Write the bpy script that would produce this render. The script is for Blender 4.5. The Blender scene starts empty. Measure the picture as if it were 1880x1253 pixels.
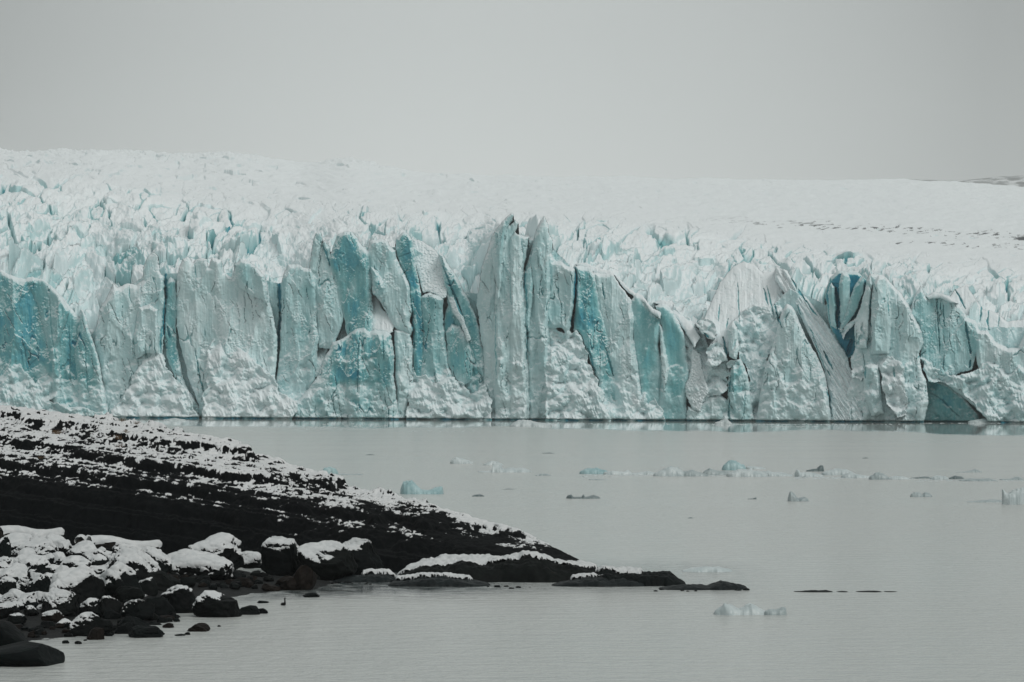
import bpy, bmesh, math, random
import numpy as np
from mathutils import Vector

# ------------------------------------------------------------------ camera, sky, sun, exposure
SC = bpy.context.scene
COL = SC.collection
W, H = 1880.0, 1253.0
F = 5800.0            # focal length in photograph pixels (a long lens)
HY = 714.0            # row of the true horizon
CZ = 10.0             # height of the camera above the lake

cam_d = bpy.data.cameras.new('camera')
cam = bpy.data.objects.new('camera', cam_d)
COL.objects.link(cam)
cam.location = (0, 0, CZ)
cam.rotation_euler = (math.radians(90), 0, 0)
cam_d.sensor_width = 36.0
cam_d.lens = 36.0 * F / W
cam_d.shift_y = (HY - H / 2) / W
cam_d.clip_start = 1.0
cam_d.clip_end = 60000.0
SC.camera = cam

SUN_EL, SUN_AZ = math.radians(42), math.radians(143)     # azimuth clockwise from +Y (view direction)
wd = bpy.data.worlds.new('World')
SC.world = wd
wd.use_nodes = True
nt = wd.node_tree
nt.nodes.clear()
def nd(t, kind, **kw):
    n = t.nodes.new(kind)
    for k, v in kw.items():
        setattr(n, k, v)
    return n
def mth(t, op, a, b=None, c=None, clamp=False):
    n = t.nodes.new('ShaderNodeMath'); n.operation = op; n.use_clamp = clamp
    for i, v in enumerate((a, b, c)):
        if v is None: continue
        if isinstance(v, (int, float)): n.inputs[i].default_value = v
        else: t.links.new(v, n.inputs[i])
    return n.outputs[0]
sky = nd(nt, 'ShaderNodeTexSky', sky_type='NISHITA', sun_disc=False)
sky.sun_elevation = SUN_EL
sky.sun_rotation = SUN_AZ
sky.air_density = 1.0; sky.dust_density = 3.0
skm = nd(nt, 'ShaderNodeVectorMath', operation='SCALE'); skm.inputs['Scale'].default_value = 0.08
nt.links.new(sky.outputs[0], skm.inputs[0])
tc = nd(nt, 'ShaderNodeTexCoord')
sx = nd(nt, 'ShaderNodeSeparateXYZ'); nt.links.new(tc.outputs['Generated'], sx.inputs[0])
# thick stratus: a pale band low over the ice, a greyer belt above it, bright again overhead
rp = nd(nt, 'ShaderNodeValToRGB')
el = mth(nt, 'MULTIPLY_ADD', sx.outputs['Z'], 1.0, 0.0, clamp=True)
nt.links.new(el, rp.inputs[0])
cr = rp.color_ramp
cr.interpolation = 'EASE'
STOPS = [(0.0, .262), (0.05, .262), (0.12, .226), (0.25, .245), (0.5, .275), (1.0, .30)]
while len(cr.elements) < len(STOPS): cr.elements.new(0.5)
for e, (p, v) in zip(cr.elements, STOPS):
    e.position = p; e.color = (v * .955, v * 1.0, v * .985, 1)
# cloud thins towards the middle of the view
ax = mth(nt, 'ABSOLUTE', mth(nt, 'SUBTRACT', sx.outputs['X'], -0.01))
axw = mth(nt, 'MULTIPLY', mth(nt, 'MULTIPLY', ax, ax), 17.0)
axw = mth(nt, 'SUBTRACT', 1.0, mth(nt, 'MINIMUM', axw, 0.42))
cl = nd(nt, 'ShaderNodeTexNoise'); cl.inputs['Scale'].default_value = 5.0; cl.inputs['Detail'].default_value = 3.0
nt.links.new(tc.outputs['Generated'], cl.inputs['Vector'])
cv = mth(nt, 'MULTIPLY_ADD', cl.outputs['Fac'], 0.16, 0.92)
gain = mth(nt, 'MULTIPLY', mth(nt, 'MULTIPLY', axw, cv), 2.0)
ovc = nd(nt, 'ShaderNodeVectorMath', operation='SCALE')
nt.links.new(rp.outputs[0], ovc.inputs[0]); nt.links.new(gain, ovc.inputs['Scale'])
mixs = nd(nt, 'ShaderNodeMixRGB'); mixs.inputs[0].default_value = 0.95
nt.links.new(skm.outputs[0], mixs.inputs[1]); nt.links.new(ovc.outputs[0], mixs.inputs[2])
bg = nd(nt, 'ShaderNodeBackground'); bg.inputs[1].default_value = 1.0
nt.links.new(mixs.outputs[0], bg.inputs[0])
wo = nd(nt, 'ShaderNodeOutputWorld'); nt.links.new(bg.outputs[0], wo.inputs[0])

sl = bpy.data.lights.new('sun', 'SUN'); sl.energy = 1.2; sl.angle = math.radians(24); sl.color = (1.0, .98, .955)
so = bpy.data.objects.new('sun', sl); COL.objects.link(so)
sdir = Vector((math.sin(SUN_AZ) * math.cos(SUN_EL), math.cos(SUN_AZ) * math.cos(SUN_EL), math.sin(SUN_EL)))
so.rotation_euler = (-sdir).to_track_quat('-Z', 'Y').to_euler()
so.location = sdir * 300

SC.view_settings.view_transform = 'Standard'
SC.view_settings.look = 'None'
SC.view_settings.exposure = 0.25
SC.view_settings.gamma = 1.0
SC.view_settings.use_curve_mapping = False
SC.render.engine = 'CYCLES'
SC.cycles.use_denoising = True
SC.cycles.max_bounces = 6
SC.cycles.diffuse_bounces = 4
SC.cycles.glossy_bounces = 2
SC.cycles.volume_bounces = 2

# ------------------------------------------------------------------ numeric helpers
def sstep(a, b, x):
    t = np.clip((x - a) / (b - a), 0, 1)
    return t * t * (3 - 2 * t)

def _h(ix, iy, seed):
    h = (ix.astype(np.int64) * 374761393 + iy.astype(np.int64) * 668265263 + seed * 2246822519) & 0xffffffff
    h = ((h ^ (h >> 13)) * 1274126177) & 0xffffffff
    h = ((h ^ (h >> 15)) * 2246822519) & 0xffffffff
    return (h ^ (h >> 16)) & 0xffffffff

def rnd(ix, iy, seed):
    return _h(ix, iy, seed).astype(np.float64) / 4294967296.0

def perlin(x, y, seed=0):
    x, y = np.broadcast_arrays(np.asarray(x, float), np.asarray(y, float))
    ix, iy = np.floor(x), np.floor(y)
    fx, fy = x - ix, y - iy
    ux, uy = fx ** 3 * (fx * (fx * 6 - 15) + 10), fy ** 3 * (fy * (fy * 6 - 15) + 10)
    def g(dx, dy):
        a = rnd(ix + dx, iy + dy, seed) * 2 * math.pi
        return np.cos(a) * (fx - dx) + np.sin(a) * (fy - dy)
    a = g(0, 0) * (1 - ux) + g(1, 0) * ux
    b = g(0, 1) * (1 - ux) + g(1, 1) * ux
    return (a * (1 - uy) + b * uy) * 1.4

def fbm(x, y, seed=0, oct=4, gain=.5, lac=2.03, ridged=False):
    s, a, t = 0, 1.0, 0
    for o in range(oct):
        n = perlin(x * lac ** o + 17.3 * o, y * lac ** o - 9.1 * o, seed + 13 * o)
        if ridged: n = 1 - 2 * np.abs(n)
        s = s + a * n; t += a; a *= gain
    return s / t

def worley(x, y, seed=0, jit=.9):
    x, y = np.broadcast_arrays(np.asarray(x, float), np.asarray(y, float))
    ix, iy = np.floor(x), np.floor(y)
    f1 = np.full(x.shape, 9.0); f2 = np.full(x.shape, 9.0)
    cx = np.zeros(x.shape); cy = np.zeros(x.shape); idx = np.zeros(x.shape, np.int64); idy = np.zeros(x.shape, np.int64)
    for dx in (-1, 0, 1):
        for dy in (-1, 0, 1):
            jx, jy = ix + dx, iy + dy
            px = jx + .5 + jit * (rnd(jx, jy, seed) - .5)
            py = jy + .5 + jit * (rnd(jx, jy, seed + 7) - .5)
            d = np.hypot(px - x, py - y)
            near = d < f1
            f2 = np.where(near, f1, np.minimum(f2, d))
            f1 = np.where(near, d, f1)
            cx = np.where(near, px, cx); cy = np.where(near, py, cy)
            idx = np.where(near, jx, idx); idy = np.where(near, jy, idy)
    return f1, f2, cx, cy, idx, idy

def _h3(ix, iy, iz, seed):
    return _h(ix + iz.astype(np.int64) * 7919, iy - iz.astype(np.int64) * 104729, seed)

def vnoise3(p, seed=0):
    i = np.floor(p); f = p - i; u = f * f * (3 - 2 * f)
    out = 0
    for dx in (0, 1):
        for dy in (0, 1):
            for dz in (0, 1):
                w = (u[:, 0] if dx else 1 - u[:, 0]) * (u[:, 1] if dy else 1 - u[:, 1]) * (u[:, 2] if dz else 1 - u[:, 2])
                out = out + w * (_h3(i[:, 0] + dx, i[:, 1] + dy, i[:, 2] + dz, seed) / 4294967296.0 * 2 - 1)
    return out

def fbm3(p, seed=0, oct=3, gain=.5):
    s, a, t = 0, 1.0, 0
    for o in range(oct):
        s = s + a * vnoise3(p * 2.02 ** o + 5.7 * o, seed + o * 31); t += a; a *= gain
    return s / t

def interp(pts, x):
    p = np.array(pts, float)
    return np.interp(x, p[:, 0], p[:, 1])

# ------------------------------------------------------------------ object helpers
def tag(o, label=None, cat=None, group=None, kind=None):
    if label: o['label'] = label
    if cat: o['category'] = cat
    if group: o['group'] = group
    if kind: o['kind'] = kind
    return o

def empty(name, loc=(0, 0, 0)):
    o = bpy.data.objects.new(name, None); COL.objects.link(o); o.location = loc
    return o

def mesh_obj(name, verts, faces, mat, parent=None, attrs=None, smooth=True, loc=None):
    """verts (n,3) in world coordinates; faces (m,3|4) array; parent is an Empty without rotation"""
    verts = np.asarray(verts, np.float32)
    faces = np.asarray(faces, np.int32)
    me = bpy.data.meshes.new(name)
    off = np.zeros(3, np.float32)
    if loc is not None: off = np.array(loc, np.float32)
    n, k = faces.shape
    me.vertices.add(len(verts)); me.vertices.foreach_set('co', (verts - off).ravel())
    me.loops.add(n * k); me.loops.foreach_set('vertex_index', faces.ravel())
    me.polygons.add(n)
    me.polygons.foreach_set('loop_start', np.arange(0, n * k, k, dtype=np.int32))
    me.polygons.foreach_set('loop_total', np.full(n, k, np.int32))
    me.update(calc_edges=True)
    me.polygons.foreach_set('use_smooth', np.full(n, smooth, bool))
    for an, av in (attrs or {}).items():
        a = me.attributes.new(an, 'FLOAT', 'POINT')
        a.data.foreach_set('value', np.asarray(av, np.float32))
    me.materials.append(mat)
    o = bpy.data.objects.new(name, me); COL.objects.link(o)
    if parent is not None:
        o.parent = parent
        o.location = Vector(off.tolist()) - parent.location
    else:
        o.location = off.tolist()
    return o

def sub_mesh(verts, faces, sel, attrs):
    f = faces[sel]
    u, inv = np.unique(f, return_inverse=True)
    return verts[u], inv.reshape(f.shape), {k: v[u] for k, v in attrs.items()}

def grid_faces(nr, nc):
    i = np.arange(nr * nc).reshape(nr, nc)
    return np.stack([i[:-1, :-1].ravel(), i[1:, :-1].ravel(), i[1:, 1:].ravel(), i[:-1, 1:].ravel()], 1)

def grid_normals(X, Y, Z):
    P = np.stack([X, Y, Z], -1)
    du = np.gradient(P, axis=1); dv = np.gradient(P, axis=0)
    n = np.cross(du, dv)
    n /= np.linalg.norm(n, axis=-1, keepdims=True) + 1e-12
    return n

# ------------------------------------------------------------------ materials
def new_mat(name, rough=.6, spec=.3):
    m = bpy.data.materials.new(name); m.use_nodes = True
    t = m.node_tree; b = t.nodes['Principled BSDF']
    b.inputs['Roughness'].default_value = rough
    b.inputs['Specular IOR Level'].default_value = spec
    return m, t, b

def attr(t, name):
    n = t.nodes.new('ShaderNodeAttribute'); n.attribute_name = name
    return n.outputs['Fac']

def noise(t, scale, detail=4.0, rough=.55, vec=None, dist=0.0):
    n = t.nodes.new('ShaderNodeTexNoise')
    n.inputs['Scale'].default_value = scale; n.inputs['Detail'].default_value = detail
    n.inputs['Roughness'].default_value = rough; n.inputs['Distortion'].default_value = dist
    if vec is not None: t.links.new(vec, n.inputs['Vector'])
    return n.outputs['Fac']

def ramp(t, fac, stops, interp_='LINEAR'):
    n = t.nodes.new('ShaderNodeValToRGB'); t.links.new(fac, n.inputs[0])
    n.color_ramp.interpolation = interp_
    while len(n.color_ramp.elements) < len(stops): n.color_ramp.elements.new(.5)
    for e, (p, c) in zip(n.color_ramp.elements, stops):
        e.position = p
        e.color = (*c, 1) if len(c) == 3 else c
    return n.outputs[0]

def mixc(t, fac, a, b):
    n = t.nodes.new('ShaderNodeMixRGB')
    for i, v in ((0, fac), (1, a), (2, b)):
        if isinstance(v, (int, float)): n.inputs[i].default_value = v
        elif isinstance(v, tuple): n.inputs[i].default_value = (*v, 1)
        else: t.links.new(v, n.inputs[i])
    return n.outputs[0]

def bump(t, b, hgt, strength, dist):
    n = t.nodes.new('ShaderNodeBump'); n.inputs['Strength'].default_value = strength
    n.inputs['Distance'].default_value = dist
    t.links.new(hgt, n.inputs['Height']); t.links.new(n.outputs[0], b.inputs['Normal'])

def objpos(t):
    return t.nodes.new('ShaderNodeNewGeometry').outputs['Position']

def scaled(t, vec, s):
    n = t.nodes.new('ShaderNodeMapping'); n.inputs['Scale'].default_value = s
    t.links.new(vec, n.inputs['Vector'])
    return n.outputs[0]

# glacier ice: attribute "blue" runs from snow through frosted ice to dense clear blue ice
MAT_ICE, t, b = new_mat('glacier_ice', .55, .35)
pos = objpos(t)
bl = attr(t, 'blue')
n1 = noise(t, .35, 6, .65, scaled(t, pos, (1, 1, .35)))
n2 = noise(t, 2.0, 6, .75, scaled(t, pos, (1, 1, .6)))
f = mth(t, 'ADD', bl, mth(t, 'MULTIPLY', mth(t, 'SUBTRACT', n1, .5), .16))
f = mth(t, 'ADD', f, mth(t, 'MULTIPLY', mth(t, 'SUBTRACT', n2, .5), .30), clamp=True)
ic = ramp(t, f, [(0.0, (.795, .84, .85)), (.14, (.71, .80, .815)), (.34, (.555, .705, .715)), (.55, (.41, .62, .635)),
                 (.75, (.165, .425, .442)), (.90, (.05, .30, .385)), (1.0, (.02, .23, .335))])
ic = mixc(t, attr(t, 'grit'), ic, (.022, .03, .034))
t.links.new(ic, b.inputs['Base Color'])
bump(t, b, noise(t, 2.2, 5, .7, pos), .22, .2)

# fallen snow on rock
MAT_SNOW, t, b = new_mat('fallen_snow', .7, .15)
pos = objpos(t)
sn = ramp(t, noise(t, 2.5, 4, .6, pos), [(.3, (.47, .495, .50)), (.7, (.59, .605, .605))])
t.links.new(sn, b.inputs['Base Color'])
bump(t, b, noise(t, 5, 5, .6, pos), .35, .08)

def rock_nodes(t, b, dark=(.006, .008, .009), mid=(.016, .020, .020), tint=(.03, .024, .018), sc=1.0):
    pos = objpos(t)
    n = noise(t, 1.2 * sc, 6, .65, pos)
    c = ramp(t, n, [(.3, dark), (.62, mid), (.8, tint)])
    return pos, c
# dark wet rock; each boulder has its own tone
MAT_ROCK, t, b = new_mat('wet_rock', .6, .07)
pos, c = rock_nodes(t, b, (.0015, .0022, .0026), (.0045, .0065, .0068), (.011, .0118, .0105), 1.4)
oi = t.nodes.new('ShaderNodeObjectInfo')
tone = ramp(t, oi.outputs['Random'], [(0, (.55, .62, .62)), (.35, (.9, 1.1, 1.06)), (.6, (.7, .7, .7)), (.8, (1.25, 1.15, 1.0)), (1, (.8, 1.0, .98))])
mm = t.nodes.new('ShaderNodeMixRGB'); mm.blend_type = 'MULTIPLY'; mm.inputs[0].default_value = 1
t.links.new(c, mm.inputs[1]); t.links.new(tone, mm.inputs[2])
t.links.new(mm.outputs[0], b.inputs['Base Color'])
bump(t, b, noise(t, 4, 7, .7, pos), .5, .08)
MAT_BROWN, t, b = new_mat('brown_rock', .6, .07)
pos, c = rock_nodes(t, b, (.004, .0034, .003), (.011, .0082, .0064), (.02, .0155, .0118), 1.6)
t.links.new(c, b.inputs['Base Color'])
bump(t, b, noise(t, 4, 7, .7, pos), .5, .08)
MAT_SLAB, t, b = new_mat('smooth_grey_rock', .55, .12)
pos, c = rock_nodes(t, b, (.004, .006, .0068), (.011, .016, .0168), (.021, .027, .026), 1.0)
t.links.new(c, b.inputs['Base Color'])
bump(t, b, noise(t, 3, 6, .7, scaled(t, pos, (.5, 1, 2))), .4, .06)

# headland rock with snow lying on its ledges ("snow" attribute)
MAT_HEAD, t, b = new_mat('ledge_rock_and_snow', .85, .04)
pos, c = rock_nodes(t, b, (.0012, .002, .0025), (.003, .004, .0045), (.007, .0075, .007), 1.6)
sa = mth(t, 'ADD', attr(t, 'snow'), mth(t, 'MULTIPLY', mth(t, 'SUBTRACT', noise(t, 6, 4, .6, pos), .5), .5))
sf = ramp(t, sa, [(.44, (0, 0, 0)), (.54, (1, 1, 1))])
sn = ramp(t, noise(t, 1.5, 4, .6, pos), [(.3, (.55, .575, .58)), (.7, (.69, .70, .70))])
t.links.new(mixc(t, sf, c, sn), b.inputs['Base Color'])
bump(t, b, noise(t, 5, 6, .7, pos), .5, .1)

# shore gravel with snow between the stones
MAT_SHORE, t, b = new_mat('shore_gravel', .7, .12)
pos, c = rock_nodes(t, b, (.003, .004, .004), (.009, .0105, .0105), (.02, .016, .012), 3.0)
sf = ramp(t, mth(t, 'ADD', attr(t, 'snow'), mth(t, 'MULTIPLY', mth(t, 'SUBTRACT', noise(t, 1.7, 4, .6, pos), .5), .8)),
          [(.47, (0, 0, 0)), (.53, (1, 1, 1))])
t.links.new(mixc(t, sf, c, (.66, .68, .68)), b.inputs['Base Color'])
bump(t, b, noise(t, 4, 6, .7, pos), .7, .15)

# floating ice
def floe_mat(name, lo, hi, rough=.35):
    m, t, b = new_mat(name, rough, .4)
    pos = objpos(t)
    c = ramp(t, noise(t, .9, 5, .65, pos), [(.3, lo), (.7, hi)])
    t.links.new(c, b.inputs['Base Color'])
    bump(t, b, noise(t, 2.5, 5, .6, pos), .4, .12)
    return m
MAT_FLOE = {'white': floe_mat('white_floe_ice', (.36, .43, .44), (.56, .62, .62)),
            'blue': floe_mat('turquoise_floe_ice', (.22, .37, .39), (.40, .54, .55)),
            'grey': floe_mat('grey_floe_ice', (.24, .30, .31), (.42, .48, .48)),
            'dark': floe_mat('dirty_floe_ice', (.08, .115, .12), (.19, .24, .245))}

# driftwood
MAT_LOG, t, b = new_mat('wet_driftwood', .7, .15)
pos = objpos(t)
t.links.new(ramp(t, noise(t, 3, 5, .6, scaled(t, pos, (.4, 3, 3))), [(.3, (.008, .008, .008)), (.7, (.022, .019, .016))]), b.inputs['Base Color'])
MAT_GRASS, t, b = new_mat('dry_grass', .8, .1)
b.inputs['Base Color'].default_value = (.11, .075, .045, 1)
MAT_BIRD, t, b = new_mat('black_plumage', .5, .2)
b.inputs['Base Color'].default_value = (.006, .007, .007, 1)

# lake water: milky, finely rippled; sheltered calm belt along the ice front ("calm")
MAT_WATER, t, b = new_mat('lake_water', .1, .5)
b.inputs['IOR'].default_value = 1.33
pos = objpos(t)
t.links.new(mixc(t, attr(t, 'dark_refl'), (.475, .50, .482), (.02, .04, .047)), b.inputs['Base Color'])  # dark reflection near the shore is mixed into the base colour
calm = attr(t, 'calm')
w1 = noise(t, .55, 3, .55, scaled(t, pos, (.8, 1.7, 1)))
w2 = noise(t, 2.6, 3, .6, scaled(t, pos, (.8, 1.6, 1)))
w3 = noise(t, .02, 3, .6, scaled(t, pos, (.35, 1.6, 1)), 1.0)
hh = mth(t, 'ADD', mth(t, 'MULTIPLY', w1, .46), mth(t, 'MULTIPLY', w2, .24))
patch = ramp(t, w3, [(.35, (.8, .8, .8)), (.65, (1, 1, 1))])
bn = t.nodes.new('ShaderNodeBump'); bn.inputs['Distance'].default_value = 1.0
act = mth(t, 'MULTIPLY', mth(t, 'SUBTRACT', 1.0, calm), patch)
t.links.new(mth(t, 'MULTIPLY', act, .9), bn.inputs['Strength'])
t.links.new(hh, bn.inputs['Height']); t.links.new(bn.outputs[0], b.inputs['Normal'])
t.links.new(mth(t, 'MULTIPLY_ADD', act, .17, .04), b.inputs['Roughness'])
# ------------------------------------------------------------------ the lake
def front_y(px):
    """distance of the ice front in the direction of photograph column px"""
    wl = 766.5 + 10.5 * np.asarray(px, float) / 1880.0
    return CZ * F / (wl - HY)

def build_lake():
    cols = np.concatenate([np.linspace(-1500, -160, 30), np.arange(-150, 1500, 7.0), np.linspace(1510, 3400, 90)])
    rows = np.concatenate([np.geomspace(18, 120, 30), np.linspace(121, 180, 170), np.geomspace(184, 900, 70), np.linspace(905, 1120, 60), [1400, 2500]])
    PX, Y = np.meshgrid(cols, rows)
    X = (PX - 940) / F * Y
    d = front_y(np.clip(PX, -200, 2100)) - Y
    edge = 205 + 110 * fbm(PX / 260, Y * 0 + 3.3, 5, 3)
    calm = 1 - sstep(0, 22, d - edge)
    lee = sstep(146, 156, Y + .012 * (PX - 640)) * sstep(178, 168, Y) * sstep(360, 460, PX) * sstep(980, 780, PX)
    lee = lee * sstep(-.35, .25, fbm(PX / 60, Y / 3.0, 6, 3) + .25)
    calm = np.maximum(calm, .93 * lee)
    # dark rock reflection painted into the water colour along the stones, strongest in the inlet
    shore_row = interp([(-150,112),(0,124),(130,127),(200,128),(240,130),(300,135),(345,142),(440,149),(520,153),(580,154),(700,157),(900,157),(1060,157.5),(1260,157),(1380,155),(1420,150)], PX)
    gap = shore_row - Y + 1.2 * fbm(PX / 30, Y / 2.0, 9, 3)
    dark_refl = sstep(5.5, -1, gap) * sstep(30, 20, -gap) * (.30 + .60 * sstep(400, 560, PX) * sstep(1000, 820, PX)) * sstep(1440, 1300, PX)
    dark_refl = np.clip(dark_refl * (.75 + .9 * fbm(PX / 26, Y / 1.1, 10, 3)), 0, 1)
    v = np.stack([X, Y, np.zeros_like(X)], -1).reshape(-1, 3)
    o = mesh_obj('lake', v, grid_faces(*X.shape)[:, ::-1], MAT_WATER, attrs={'calm': calm.ravel(), 'dark_refl': dark_refl.ravel()})
    tag(o, kind='structure')
build_lake()

# ------------------------------------------------------------------ the glacier
GL = empty('glacier', (0, 1000, 0))
tag(GL, 'wide pale blue glacier ending in a broken ice cliff along the far shore', 'glacier')

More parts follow.
